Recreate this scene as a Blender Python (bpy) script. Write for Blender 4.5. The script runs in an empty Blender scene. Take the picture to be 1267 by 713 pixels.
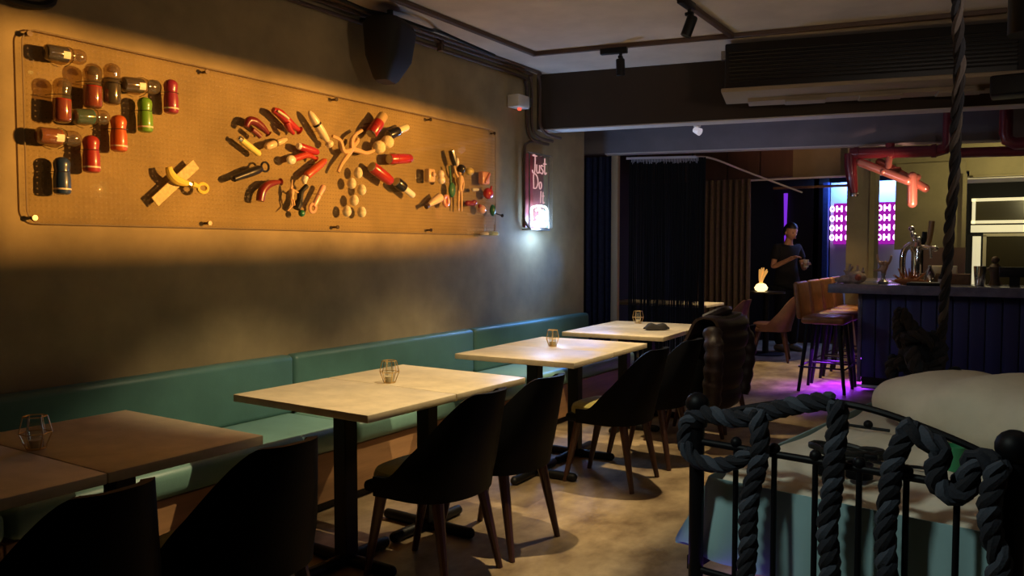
import bpy, bmesh, math, random
from mathutils import Vector, Matrix, Euler
random.seed(7)
PI = math.pi
scene = bpy.context.scene
COL = scene.collection

# ------------------------------------------------------------------ camera
cam_d = bpy.data.cameras.new('camera'); cam = bpy.data.objects.new('camera', cam_d); COL.objects.link(cam)
cam.location = (0, 0, 1.38)
cam.rotation_euler = (math.radians(90 - 2.777), 0, math.radians(32.852))
cam_d.sensor_width = 36; cam_d.lens = 1000 / 1267 * 36
cam_d.clip_start = .05
scene.camera = cam
# ------------------------------------------------------------------ world, view
w = bpy.data.worlds.new('night'); scene.world = w; w.use_nodes = True
w.node_tree.nodes['Background'].inputs[0].default_value = (.012, .014, .03, 1)
w.node_tree.nodes['Background'].inputs[1].default_value = .1
vs = scene.view_settings
vs.view_transform = 'Standard'; vs.look = 'None'; vs.gamma = 1; vs.exposure = 0; vs.use_curve_mapping = False

def light(name, kind, loc, energy, color, target=None, size=.03, angle=60, blend=.3, parent=None, sy=None, spread=None):
    d = bpy.data.lights.new(name, kind); d.energy = energy; d.color = color
    o = bpy.data.objects.new(name, d); COL.objects.link(o); o.location = loc
    if kind == 'SPOT':
        d.spot_size = math.radians(angle); d.spot_blend = blend; d.shadow_soft_size = size
    elif kind == 'AREA':
        d.size = size
        if sy: d.shape = 'RECTANGLE'; d.size_y = sy
        if spread: d.spread = math.radians(spread)
    else: d.shadow_soft_size = size
    if target is not None:
        o.rotation_euler = (Vector(target) - Vector(loc)).to_track_quat('-Z', 'Y').to_euler()
    return o

WARM = (1, .78, .43)
AMBER = (1, .47, .10)
# lamps of the room, with a few added fill lights among them
light('bed_lamp', 'SPOT', (-1.7, 1.0, 2.72), 115, (.86, 1, .90), (-.60, 2.85, .38), size=.18, angle=46, blend=.7)
light('room_fill', 'AREA', (2.2, 3.2, 2.55), 2.2, (1, .80, .55), (0.2, 4.6, .5), size=.35, sy=.35)  # soft fill added for the general ambience, not a known lamp
light('ceiling_fill', 'AREA', (.9, 2.6, 2.1), 5.8, (1, .82, .68), (-.9, 4.0, 2.87), size=.4, sy=.15, spread=110)  # added fill that lifts the ceiling where table bounce falls short
light('back_spot', 'SPOT', (-2.35, 9.3, 2.75), 170, WARM, (-2.5, 9.2, 0), size=.02, angle=58, blend=.5)
light('stool_spot', 'SPOT', (-2.9, 9.9, 2.6), 110, (1, .62, .25), (-1.8, 9.75, .8), size=.03, angle=44, blend=.6)
light('bar_spot', 'SPOT', (.1, 9.3, 2.05), 60, (1, .86, .42), (-.2, 10.5, 2.5), size=.1, angle=120, blend=1)
light('bar_lamp', 'AREA', (-.9, 8.9, 2.25), 6, (1, .82, .45), (-.95, 9.2, 1.0), size=.3, sy=.3)
light('person_lamp', 'SPOT', (-2.2, 10.2, 2.1), 10, (1, .62, .36), (-2.75, 11.15, 1.3), size=.05, angle=34, blend=.8)
light('bar_underlight', 'AREA', (-1.50, 8.9, .20), 20, (.30, .03, 1), (-1.53, 8.85, 0), size=.10, sy=1.5, spread=130)
light('booth_spot', 'SPOT', (-3.6, 9.4, 2.6), 50, WARM, (-3.6, 9.4, .7), size=.03, angle=40, blend=.4)
light('blue_bench_fill', 'SPOT', (-3.40, 6.55, 1.35), 45, (.08, .32, 1), (-3.4, 4.9, .5), size=.25, angle=70, blend=1)  # added blue fill for the bench end, no fitting stands here
light('beam_lamp', 'AREA', (-1.9, 7.15, 1.9), 1.6, (.70, .66, 1), (-1.9, 7.3, 2.6), size=.8, sy=.2)

# ------------------------------------------------------------------ materials
def mat(name, col, rough=.5, metal=0, var=0, scale=8, bump=0, bscale=None, emit=None, es=0, coat=0, trans=0, col2=None, aniso=None, spec=.5):
    m = bpy.data.materials.new(name); m.use_nodes = True; nt = m.node_tree; b = nt.nodes['Principled BSDF']
    b.inputs['Base Color'].default_value = (*col, 1); b.inputs['Roughness'].default_value = rough; b.inputs['Metallic'].default_value = metal
    b.inputs['Specular IOR Level'].default_value = spec
    if coat: b.inputs['Coat Weight'].default_value = coat; b.inputs['Coat Roughness'].default_value = .1
    if trans: b.inputs['Transmission Weight'].default_value = trans
    if emit: b.inputs['Emission Color'].default_value = (*emit, 1); b.inputs['Emission Strength'].default_value = es
    if var or bump or col2:
        tc = nt.nodes.new('ShaderNodeTexCoord'); mp = nt.nodes.new('ShaderNodeMapping'); nt.links.new(tc.outputs['Object'], mp.inputs[0])
        if aniso: mp.inputs['Scale'].default_value = aniso
        no = nt.nodes.new('ShaderNodeTexNoise'); no.inputs['Scale'].default_value = scale; no.inputs['Detail'].default_value = 6; no.inputs['Roughness'].default_value = .6
        nt.links.new(mp.outputs[0], no.inputs['Vector'])
        if var or col2:
            r = nt.nodes.new('ShaderNodeValToRGB'); r.color_ramp.elements[0].position = .34; r.color_ramp.elements[1].position = .66
            c2 = col2 if col2 else tuple(min(1, c * (1 + var)) for c in col); c1 = col if col2 else tuple(c * (1 - var) for c in col)
            r.color_ramp.elements[0].color = (*c1, 1); r.color_ramp.elements[1].color = (*c2, 1)
            nt.links.new(no.outputs['Fac'], r.inputs[0]); nt.links.new(r.outputs[0], b.inputs['Base Color'])
        if bump:
            n2 = nt.nodes.new('ShaderNodeTexNoise'); n2.inputs['Scale'].default_value = bscale or scale * 3; n2.inputs['Detail'].default_value = 4
            nt.links.new(mp.outputs[0], n2.inputs['Vector'])
            bp = nt.nodes.new('ShaderNodeBump'); bp.inputs['Strength'].default_value = bump; bp.inputs['Distance'].default_value = .01
            nt.links.new(n2.outputs['Fac'], bp.inputs['Height']); nt.links.new(bp.outputs[0], b.inputs['Normal'])
    return m
def glow(name, col, s):
    m = bpy.data.materials.new(name); m.use_nodes = True; nt = m.node_tree; nt.nodes.remove(nt.nodes['Principled BSDF'])
    e = nt.nodes.new('ShaderNodeEmission'); e.inputs[0].default_value = (*col, 1); e.inputs[1].default_value = s
    nt.links.new(e.outputs[0], nt.nodes['Material Output'].inputs[0]); return m
def clear(name, tint, ior=1.45, rough=.03, dots=None, dens=0, dcol=(.5, .5, .5)):
    # thin clear sheet: light passes, surface reflects; dens adds a milky share
    m = bpy.data.materials.new(name); m.use_nodes = True; nt = m.node_tree; nt.nodes.remove(nt.nodes['Principled BSDF'])
    t = nt.nodes.new('ShaderNodeBsdfTransparent'); t.inputs[0].default_value = (*tint, 1)
    g = nt.nodes.new('ShaderNodeBsdfGlossy'); g.inputs['Roughness'].default_value = rough
    f = nt.nodes.new('ShaderNodeFresnel'); f.inputs[0].default_value = ior
    ge = nt.nodes.new('ShaderNodeNewGeometry'); iv = nt.nodes.new('ShaderNodeMath'); iv.operation = 'SUBTRACT'; iv.inputs[0].default_value = 1; nt.links.new(ge.outputs['Backfacing'], iv.inputs[1])
    fm = nt.nodes.new('ShaderNodeMath'); fm.operation = 'MULTIPLY'; nt.links.new(f.outputs[0], fm.inputs[0]); nt.links.new(iv.outputs[0], fm.inputs[1])
    mx = nt.nodes.new('ShaderNodeMixShader'); nt.links.new(fm.outputs[0], mx.inputs[0]); nt.links.new(t.outputs[0], mx.inputs[1]); nt.links.new(g.outputs[0], mx.inputs[2])
    out = mx
    if dens or dots:
        d = nt.nodes.new('ShaderNodeBsdfDiffuse'); d.inputs[0].default_value = (*dcol, 1)
        m2 = nt.nodes.new('ShaderNodeMixShader'); m2.inputs[0].default_value = dens
        nt.links.new(mx.outputs[0], m2.inputs[1]); nt.links.new(d.outputs[0], m2.inputs[2]); out = m2
        if dots:
            tc = nt.nodes.new('ShaderNodeTexCoord')
            sc = nt.nodes.new('ShaderNodeVectorMath'); sc.operation = 'SCALE'; sc.inputs['Scale'].default_value = 1 / dots
            nt.links.new(tc.outputs['Object'], sc.inputs[0])
            fr = nt.nodes.new('ShaderNodeVectorMath'); fr.operation = 'FRACTION'; nt.links.new(sc.outputs[0], fr.inputs[0])
            sp = nt.nodes.new('ShaderNodeSeparateXYZ'); nt.links.new(fr.outputs[0], sp.inputs[0])
            cb = nt.nodes.new('ShaderNodeCombineXYZ'); nt.links.new(sp.outputs[1], cb.inputs[1]); nt.links.new(sp.outputs[2], cb.inputs[2])
            ds = nt.nodes.new('ShaderNodeVectorMath'); ds.operation = 'DISTANCE'; ds.inputs[1].default_value = (0, .5, .5); nt.links.new(cb.outputs[0], ds.inputs[0])
            lt = nt.nodes.new('ShaderNodeMath'); lt.operation = 'LESS_THAN'; lt.inputs[1].default_value = .13; nt.links.new(ds.outputs['Value'], lt.inputs[0])
            ml = nt.nodes.new('ShaderNodeMath'); ml.operation = 'MULTIPLY'; ml.inputs[1].default_value = .22; nt.links.new(lt.outputs[0], ml.inputs[0])
            ad = nt.nodes.new('ShaderNodeMath'); ad.inputs[1].default_value = dens; nt.links.new(ml.outputs[0], ad.inputs[0]); nt.links.new(ad.outputs[0], m2.inputs[0])
    nt.links.new(out.outputs[0], nt.nodes['Material Output'].inputs[0]); return m

M = dict(
 wall=mat('trowelled_plaster', (.34, .26, .135), .75, var=.22, scale=2.2, bump=.15, bscale=9),
 ceil=mat('ceiling_paint', (.60, .53, .46), .9, var=.1, scale=3),
 beam=mat('beam_paint', (.036, .023, .013), .8, var=.1, scale=3),
 beam2=mat('grey_beam_paint', (.20, .19, .21), .8, var=.1, scale=3),
 soffit=mat('soffit_paint', (.62, .58, .55), .7),
 floor=mat('stained_concrete', (.15, .095, .05), .42, col2=(.50, .37, .22), scale=2.6, bump=.12, bscale=14, aniso=(1.6, 1, 1)),
 dark=mat('dark_wall_paint', (.022, .02, .02), .8),
 olive=mat('olive_wall_paint', (.24, .20, .10), .8, var=.1, scale=4),
 brown=mat('dark_brown_panel', (.10, .05, .028), .6, var=.2, scale=5, aniso=(1, 1, .1)),
 cream=mat('cream_paint', (.75, .68, .48), .5),
 column=mat('column_paint', (.26, .215, .13), .8, var=.1, scale=4),
 teal=mat('teal_leatherette', (.075, .17, .155), .42, var=.08, scale=6, bump=.06, bscale=120),
 teal_cushion=mat('teal_seat_leatherette', (.16, .30, .26), .4, var=.08, scale=6, bump=.06, bscale=120),
 oak=mat('brown_wood_panel', (.38, .20, .09), .45, var=.3, scale=6, aniso=(1, .12, 1.5)),
 top=mat('pale_tabletop', (.68, .56, .38), .38, var=.12, scale=10, bump=.03),
 black=mat('black_metal', (.006, .006, .006), .5, spec=.3),
 iron=mat('black_iron', (.003, .003, .004), .5, spec=.15),
 shell=mat('black_leather', (.004, .004, .005), .55, bump=.08, bscale=150, spec=.12),
 seat=mat('olive_velvet', (.36, .30, .08), .75, var=.15, scale=20),
 leg=mat('dark_red_wood', (.07, .028, .018), .4, var=.2, scale=10, aniso=(1, 1, .15)),
 brown_leather=mat('brown_leather', (.30, .115, .035), .42, var=.2, scale=14, bump=.1, bscale=90),
 dark_leather=mat('dark_brown_leather', (.085, .032, .018), .45, var=.2, scale=14),
 gold=mat('brass_wire', (.72, .50, .22), .3, 1),
 chrome=mat('chrome', (.85, .83, .78), .12, 1),
 steel=mat('steel', (.45, .43, .40), .3, 1),
 glass=clear('clear_glass', (.93, .93, .90), rough=.02, dens=.05, dcol=(.8, .75, .6)),
 wax=mat('cream_wax', (.75, .62, .40), .5),
 pipe=mat('oxblood_pipe_paint', (.15, .018, .026), .3, coat=.3),
 copper=mat('copper_pink_pipe', (.80, .32, .22), .28, .6),
 conduit=mat('brown_conduit', (.085, .05, .035), .5),
 white=mat('white_plastic', (.75, .72, .66), .4),
 red_light=glow('red_led', (1, .08, .04), 2.0),
 navy=mat('navy_curtain', (.03, .05, .17), .9, var=.2, scale=30),
 tan=mat('taupe_curtain', (.17, .125, .08), .9, var=.15, scale=30),
 string=mat('black_string', (.004, .004, .004), .9),
 rail=mat('pale_rail', (.85, .80, .82), .4),
 slab=mat('grey_stone_counter', (.15, .15, .20), .16, var=.2, scale=12),
 plank=mat('navy_plank', (.03, .04, .16), .5, var=.15, scale=6, aniso=(1, 1, .1)),
 sheet=mat('cream_sheet', (.58, .53, .42), .85, var=.06, scale=6, bump=.6, bscale=9),
 skirt=mat('pale_teal_valance', (.26, .42, .44), .85, var=.05, scale=5),
 rope_dark=mat('navy_rope', (.005, .006, .011), .9, bump=.3, bscale=140),
 rope_mid=mat('charcoal_rope', (.008, .010, .018), .9, bump=.3, bscale=140),
 rope_grey=mat('slate_rope', (.034, .042, .060), .9, bump=.3, bscale=140),
 rope_brown=mat('brown_rope', (.012, .009, .010), .9, bump=.3, bscale=140),
 rope_tan=mat('taupe_rope', (.07, .055, .048), .9, bump=.3, bscale=140),
 jacket=mat('plum_nylon', (.022, .012, .014), .5, bump=.15, bscale=60),
 skin=mat('skin', (.52, .27, .16), .55),
 cloth=mat('black_cloth', (.004, .004, .005), .9),
 hair=mat('dark_hair', (.012, .008, .006), .5),
)
def plastic(name, c, r=.35, **k): return mat(name, c, r, **k)

# ------------------------------------------------------------------ mesh builder
class MB:
    def __init__(s): s.bm = bmesh.new()
    def box(s, c, size, rot=None, bev=0, seg=2):
        Mx = Matrix.Translation(c) @ ((rot if isinstance(rot, Matrix) else Euler(rot).to_matrix().to_4x4()) if rot is not None else Matrix()) @ Matrix.Diagonal((*size, 1))
        r = bmesh.ops.create_cube(s.bm, size=1, matrix=Mx)
        if bev:
            es = list({e for v in r['verts'] for e in v.link_edges})
            bmesh.ops.bevel(s.bm, geom=es, offset=bev, segments=seg, affect='EDGES', profile=.5, clamp_overlap=True)
        return s
    def ring(s, pts): return [s.bm.verts.new(p) for p in pts]
    def bridge(s, a, b, closed=True):
        n = len(a)
        for i in range(n if closed else n - 1):
            j = (i + 1) % n
            try: s.bm.faces.new((a[i], a[j], b[j], b[i]))
            except ValueError: pass
    def tube(s, pts, r, n=8, closed=False, caps=True, flat=1):
        pts = [Vector(p) for p in pts]; m = len(pts)
        rr = r if isinstance(r, (list, tuple)) else [r] * m
        rings = []; up = None
        for i, p in enumerate(pts):
            if closed: t = pts[(i + 1) % m] - pts[i - 1]
            else: t = pts[min(i + 1, m - 1)] - pts[max(i - 1, 0)]
            t.normalize()
            if up is None:
                up = Vector((0, 0, 1)) if abs(t.z) < .9 else Vector((1, 0, 0))
            a = (up - t * up.dot(t))
            if a.length < 1e-6: a = t.orthogonal()
            a.normalize(); b = t.cross(a); up = a
            rings.append(s.ring([p + a * (math.cos(2 * PI * k / n) * rr[i] * flat) + b * (math.sin(2 * PI * k / n) * rr[i]) for k in range(n)]))
        for i in range(m - 1): s.bridge(rings[i], rings[i + 1])
        if closed: s.bridge(rings[-1], rings[0])
        elif caps:
            for q in (rings[0], rings[-1]):
                try: s.bm.faces.new(q)
                except ValueError: pass
        return s
    def cyl(s, p0, p1, r0, r1=None, n=14): return s.tube([p0, p1], [r0, r0 if r1 is None else r1], n)
    def capsule(s, p0, p1, r, n=12, k=4):
        p0, p1 = Vector(p0), Vector(p1); d = (p1 - p0).normalized(); pts = []; rs = []
        for i in range(k + 1):
            a = PI / 2 * i / k; pts.append(p0 - d * (r * math.cos(a)) + d * 0); rs.append(max(r * math.sin(a), r * .05))
        for i in range(k + 1):
            a = PI / 2 * (1 - i / k); pts.append(p1 + d * (r * math.cos(a))); rs.append(max(r * math.sin(a), r * .05))
        return s.tube(pts, rs, n)
    def lathe(s, prof, Mx=None, n=18):
        Mx = Mx or Matrix(); rings = []
        for (r, z) in prof:
            rings.append(s.ring([Mx @ Vector((r * math.cos(2 * PI * k / n), r * math.sin(2 * PI * k / n), z)) for k in range(n)]))
        for i in range(len(rings) - 1): s.bridge(rings[i], rings[i + 1])
        for q, (r, z) in ((rings[0], prof[0]), (rings[-1], prof[-1])):
            if r > 1e-4:
                try: s.bm.faces.new(q)
                except ValueError: pass
        return s
    def ball(s, c, r, rot=None, n=14, m=9):
        rx = r if isinstance(r, (tuple, list)) else (r, r, r)
        Mx = Matrix.Translation(c) @ (Euler(rot).to_matrix().to_4x4() if rot else Matrix()) @ Matrix.Diagonal((*rx, 1))
        return s.lathe([(max(math.sin(PI * i / m), .02), -math.cos(PI * i / m)) for i in range(m + 1)], Mx, n)
    def grid(s, f, nu, nv, cu=False):
        V = [[s.bm.verts.new(f(i / (nu if cu else nu - 1), j / (nv - 1))) for i in range(nu)] for j in range(nv)]
        for j in range(nv - 1): s.bridge(V[j], V[j + 1], cu)
        return s
    def solid(s, f, nu, nv, th):
        # thickened sheet: f(u,v) -> (point, normal)
        A = []; B = []
        for j in range(nv):
            ra = []; rb = []
            for i in range(nu):
                p, nrm = f(i / (nu - 1), j / (nv - 1)); ra.append(s.bm.verts.new(p + nrm * th / 2)); rb.append(s.bm.verts.new(p - nrm * th / 2))
            A.append(ra); B.append(rb)
        for j in range(nv - 1): s.bridge(A[j], A[j + 1], False); s.bridge(B[j + 1], B[j], False)
        s.bridge(A[0], B[0], False); s.bridge(B[-1], A[-1], False)
        s.bridge([r[0] for r in A], [r[0] for r in B], False); s.bridge([r[-1] for r in B], [r[-1] for r in A], False)
        return s
    def build(s, name, m, parent=None, loc=None, sharp=.62, rot=None):
        bm = s.bm; bmesh.ops.remove_doubles(bm, verts=bm.verts, dist=1e-5)
        bmesh.ops.recalc_face_normals(bm, faces=bm.faces)
        for f in bm.faces: f.smooth = True
        for e in bm.edges:
            if len(e.link_faces) == 2 and e.calc_face_angle(0) > sharp: e.smooth = False
        me = bpy.data.meshes.new(name); bm.to_mesh(me); bm.free()
        ms = m if isinstance(m, (list, tuple)) else [m]
        for x in ms: me.materials.append(M[x] if isinstance(x, str) else x)
        o = bpy.data.objects.new(name, me); COL.objects.link(o)
        if parent is not None: o.parent = parent
        if loc is not None: o.location = loc
        if rot is not None: o.rotation_euler = rot
        return o

def tag(o, label=None, cat=None, group=None, kind=None):
    if label: o['label'] = label
    if cat: o['category'] = cat
    if group: o['group'] = group
    if kind: o['kind'] = kind
    return o
def thing(name, label, cat, loc=(0, 0, 0), rz=0, group=None):
    o = bpy.data.objects.new(name, None); COL.objects.link(o); o.location = loc; o.rotation_euler = (0, 0, rz); o.empty_display_size = .1
    return tag(o, label, cat, group)
def struct(name, mb, m, parent=None, loc=None):
    o = mb.build(name, m, parent, loc)
    if parent is None: o['kind'] = 'structure'
    return o
def copy_tree(o, label=None, loc=None, rz=None, parent=None):
    c = o.copy(); COL.objects.link(c)
    if parent is not None: c.parent = parent
    if loc is not None: c.location = loc
    if rz is not None: c.rotation_euler = (0, 0, rz)
    if label: c['label'] = label
    for ch in [x for x in o.children]: copy_tree(ch, parent=c)
    return c
def spline(P, n=10, closed=False):
    P = [Vector(p) for p in P]; out = []; m = len(P)
    rng = range(m) if closed else range(m - 1)
    for i in rng:
        if closed: p0, p1, p2, p3 = P[i - 1], P[i], P[(i + 1) % m], P[(i + 2) % m]
        else: p0, p1, p2, p3 = P[max(i - 1, 0)], P[i], P[i + 1], P[min(i + 2, m - 1)]
        for k in range(n):
            t = k / n
            out.append(.5 * ((2 * p1) + (p2 - p0) * t + (2 * p0 - 5 * p1 + 4 * p2 - p3) * t * t + (3 * p1 - p0 - 3 * p2 + p3) * t ** 3))
    if not closed: out.append(P[-1])
    return out
def arc_len_resample(P, step):
    L = [0]
    for a, b in zip(P, P[1:]): L.append(L[-1] + (b - a).length)
    n = max(2, int(L[-1] / step)); out = []; j = 0
    for i in range(n + 1):
        d = L[-1] * i / n
        while j < len(P) - 2 and L[j + 1] < d: j += 1
        t = (d - L[j]) / max(L[j + 1] - L[j], 1e-9); out.append(P[j].lerp(P[j + 1], min(max(t, 0), 1)))
    return out
# ------------------------------------------------------------------ the setting
struct('floor', MB().box((.35, 5.6, -.05), (10.5, 16.4, .1)), 'floor')
struct('ceiling', MB().box((.35, 5.6, 2.92), (10.5, 16.4, .1)), 'ceil')
struct('wall_left', MB().box((-4.16, 2.18, 1.435), (1.08, 9.38, 2.87)), 'wall')
struct('wall_right', MB().box((5.5, 5.6, 1.435), (.1, 16.2, 2.87)), 'dark')
struct('wall_rear', MB().box((.35, -2.55, 1.435), (10.5, .1, 2.87)), 'dark')
struct('wall_side', MB().box((-4.75, 10.3, 1.435), (.1, 6.86, 2.87)), 'dark')
struct('wall_back', MB().box((.35, 13.7, 1.435), (10.5, .1, 2.87)), 'dark')
# wall over the passage behind, brown boards on its left part, painted on its right
struct('wall_over_passage', MB().box((-1.61, 10.56, 2.565), (1.94, .1, .61)), 'olive')
bp = struct('wall_brown', MB().box((-3.65, 10.58, 2.58), (2.14, .08, .58)), 'brown')
for k in range(5):
    MB().box((-4.5 + k * .43, 10.53, 2.58), (.415, .03, .57), bev=.006, seg=1).build('panel', 'brown', bp)
struct('trim_passage', MB().box((-2.0, 10.49, 2.262), (2.2, .03, .022)), 'rail')
bx = struct('trim_bead', MB().box((-2.45, 11.2, 2.20), (1.1, .05, .03)), 'oak')
# olive wall behind the bar, dark lower panel, column, alcove with the lit blue wall
struct('wall_bar', MB().box((-1.03, 10.5, 1.87), (.72, .08, 1.0)), 'olive')
struct('wall_bar_lower', MB().box((-.86, 10.4, 1.12), (.42, .08, .55)), 'brown')
struct('trim_corner', MB().box((-.675, 10.42, 1.66), (.04, .06, 1.12)), 'olive')
struct('column', MB().box((-1.72, 10.33, 1.435), (.31, .28, 2.87)), 'column')
struct('trim_column', MB().box((-1.592, 10.17, 1.435), (.055, .04, 2.87)), 'olive')
struct('wall_bulkhead', MB().box((.80, 10.56, 2.53), (2.88, .1, .68)).box((-.05, 10.50, 2.19), (1.1, .1, .02)), 'olive')
struct('ceiling_bar', MB().box((.4, 10.95, 2.19), (2.3, .7, .04)), 'soffit')
struct('wall_kitchen', MB().box((.3, 11.3, 1.2), (2.0, .08, 2.4)), 'string')
# beams, turned about 13 degrees to the wall
def beam(name, x0, y0, ang, L, th, z0, z1, m):
    a = math.radians(ang); c = Vector((x0, y0, 0)) + Vector((math.cos(a), math.sin(a), 0)) * L / 2 + Vector((-math.sin(a), math.cos(a), 0)) * th / 2
    mb = MB().box((c.x, c.y, (z0 + z1) / 2), (L, th, z1 - z0), rot=(0, 0, a)); return struct(name, mb, m)
beam('beam', -3.70, 5.98, 12.6, 9.6, .20, 2.405, 2.87, 'beam')
MBx = beam('beam_lit_underside', -3.62, 6.01, 12.6, 7.5, .17, 2.395, 2.404, 'soffit')  # pale strip paints the light on the beam's underside
beam('beam_grey', -4.5, 7.36, 15.5, 9.4, .16, 2.365, 2.87, 'beam2')
beam('trim_beam_grey', -3.75, 7.575, 15.5, 6.2, .14, 2.352, 2.364, 'soffit')
# dark gap post, alcove wall with blue light
struct('trim_post', MB().box((-3.71, 7.75, 1.18), (.075, .06, 2.36), bev=.005), mat('tan_post', (.50, .36, .20), .6))
alc = struct('wall_alcove', MB().box((-1.9, 12.3, 1.45), (1.15, .06, 1.75)), mat('alcove_paint', (.55, .60, .72), .7))
struct('trim_alcove', MB().box((-2.52, 12.2, 1.45), (.07, .12, 1.75)), 'navy')
light('alcove_light', 'AREA', (-1.9, 12.08, 2.36), 30, (.16, .34, 1), (-1.9, 12.3, 1.5), size=1.0, sy=.06)

# sign with four rows of round neon letters on a magenta board
sg = thing('neon_letter_sign', 'magenta board with four rows of glowing pink OH letters behind the grey column', 'sign', (-2.02, 12.2, 1.446))
MB().box((0, .03, .29), (.80, .03, .58)).build('board', glow('magenta_board', (.55, .02, .62), .62), sg)
gl = glow('pink_neon', (1, .50, 1), 5)
for r in range(4):
    for c in range(5):
        z = .095 + r * .135; x = -.415 + c * .207
        MB().tube([(x + .024 * math.cos(2 * PI * k / 14), -.01, z + .034 * math.sin(2 * PI * k / 14)) for k in range(14)], .0095, 6, closed=True).build('letter', gl, sg)
        if c == 4: continue
        h = MB()
        for dx in (.062, .125): h.capsule((x + dx, -.01, z - .034), (x + dx, -.01, z + .034), .0125, 6, 2)
        h.capsule((x + .062, -.01, z), (x + .125, -.01, z), .0125, 6, 2).build('letter', gl, sg)
# cream glazed door and transom behind the bar
d1 = struct('door_1', MB().box((-.585, 11.2, .75), (.085, .06, 1.56)).box((.15, 11.2, 1.62), (1.6, .06, .085)), mat('glowing_cream_frame', (.8, .74, .52), .5, emit=(1, .90, .55), es=.55))  # frame glows by emission to look brightly lit, it is no lamp
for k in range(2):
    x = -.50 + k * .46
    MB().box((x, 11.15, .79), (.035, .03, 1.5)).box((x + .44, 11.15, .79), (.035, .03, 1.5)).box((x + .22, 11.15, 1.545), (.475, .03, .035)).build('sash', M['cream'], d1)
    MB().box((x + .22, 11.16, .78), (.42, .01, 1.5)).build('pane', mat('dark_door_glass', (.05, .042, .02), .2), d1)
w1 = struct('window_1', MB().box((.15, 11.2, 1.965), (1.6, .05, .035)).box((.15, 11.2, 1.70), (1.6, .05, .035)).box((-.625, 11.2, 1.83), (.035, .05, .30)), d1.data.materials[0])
MB().box((.15, 11.22, 1.83), (1.55, .01, .24)).build('pane', bpy.data.materials['dark_door_glass'], w1)

# ------------------------------------------------------------------ banquette
bq = thing('banquette', 'long teal padded wall bench with brown wooden front under the art panel', 'bench', (0, 0, 0))
seams = [-.35, 1.41, 3.17, 4.93, 6.80]
for i, (a, b) in enumerate(zip(seams, seams[1:])):
    MB().box((-3.565, (a + b) / 2, .61), (.10, b - a - .006, .335), bev=.03, seg=3).build('back_cushion', 'teal', bq)
    MB().box((-3.31, (a + b) / 2, .385), (.54, b - a - .006, .13), bev=.045, seg=4).build('seat_cushion', 'teal_cushion', bq)
    MB().box((-3.33, (a + b) / 2, .185), (.50, b - a - .004, .26), bev=.004, seg=1).build('front_panel', 'oak', bq)
    MB().box((-3.36, (a + b) / 2, .028), (.48, b - a, .056)).build('kick_board', 'black', bq)

# ------------------------------------------------------------------ tables
def make_table():
    t = thing('dining_table', '', 'table', (0, 0, 0), 0, 'pale tables along the teal bench')
    MB().box((0, 0, .734), (.80, .546, .032), bev=.004, seg=2).build('tabletop', 'top', t)
    MB().box((0, 0, .38), (.075, .075, .68), bev=.004, seg=1).build('column', 'black', t)
    MB().box((0, 0, .714), (.40, .30, .008)).build('mounting_plate', 'black', t)
    b = MB()
    for dx, dy in ((1, 0), (0, 1)):
        b.capsule((-.26 * dx, -.24 * dy, .026), (.26 * dx, .24 * dy, .026), .026, 10, 3)
    b.build('cross_base', 'black', t); return t
tab0 = make_table()
tabs = [(-2.573, .995, 0, 'dim brown-lit tabletop at the lower left edge, nearer half of its pair'),
        (-2.575, 1.545, 0, 'dim tabletop whose far corner meets the bench, carrying no candle holder'),
        (-2.497, 2.530, -.02, 'bright pale tabletop just beyond the dim pair, left half of the second pair'),
        (-2.486, 3.081, -.02, 'bright pale tabletop with wire candle holder near its seam, right half of the second pair'),
        (-2.525, 4.165, .035, 'pale tabletop of the third pair, left half next to the bench seam'),
        (-2.545, 4.715, .035, 'pale tabletop of the third pair, right half beside the two olive seats'),
        (-2.62, 5.645, .06, 'far pale tabletop with a folded dark cloth lying on it'),
        (-2.653, 6.196, .06, 'farthest pale tabletop by the blue curtain, with a small glass on it')]
for i, (x, y, rz, lb) in enumerate(tabs):
    o = tab0 if i == 0 else copy_tree(tab0)
    o.location = (x, y, 0); o.rotation_euler.z = rz; o['label'] = lb

def make_candle():
    t = thing('candle_holder', '', 'candle holder', (0, 0, 0), 0, 'wire candle holders on the tables')
    mb = MB(); n = 6; R = [(.027, .004), (.046, .052), (.034, .104)]
    rings = [[(r * math.cos(2 * PI * k / n), r * math.sin(2 * PI * k / n), z) for k in range(n)] for r, z in R]
    for q in rings: mb.tube(q, .0021, 5, closed=True)
    for k in range(n):
        mb.tube([rings[0][k], rings[1][k]], .0021, 5); mb.tube([rings[1][k], rings[2][k]], .0021, 5)
    mb.build('wire_cage', 'gold', t)
    MB().lathe([(.023, .005), (.024, .09), (.0225, .09), (.0215, .008)], n=16).build('glass_cup', 'glass', t)
    MB().lathe([(.0, .006), (.020, .006), (.020, .03), (.0, .03)], n=14).build('candle', 'wax', t)
    MB().lathe([(.0, .0005), (.027, .0005), (.027, .004), (0, .004)], n=12).build('base_plate', 'gold', t)
    return t
c0 = make_candle()
for i, (x, y, lb) in enumerate([(-2.622, 1.30, 'dark wire candle holder on the dim table at the left edge'), (-2.533, 2.86, 'brass wire candle holder catching light on the second pair of tables'),
                                (-2.606, 4.52, 'brass wire candle holder with glass cup on the third pair of tables'), (-2.80, 6.30, 'small wire candle holder on the farthest table by the curtain')]):
    o = c0 if i == 0 else copy_tree(c0); o.location = (x, y, .7505); o['label'] = lb; o.rotation_euler.z = i * .5
pch = MB().grid(lambda u, v: Vector(((u - .5) * .20 , (.5 - abs(v - .5)) * 0 + (v - .5) * 2 * .05 * math.sin(PI * min(max(u, .06), .94)) ** .4, .003 + .05 * max(0, 1 - (2 * v - 1) ** 2) ** .5 * (math.sin(PI * min(max(u, .03), .97)) ** .5) * (1 + .25 * math.sin(9 * u)))), 22, 9)
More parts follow.
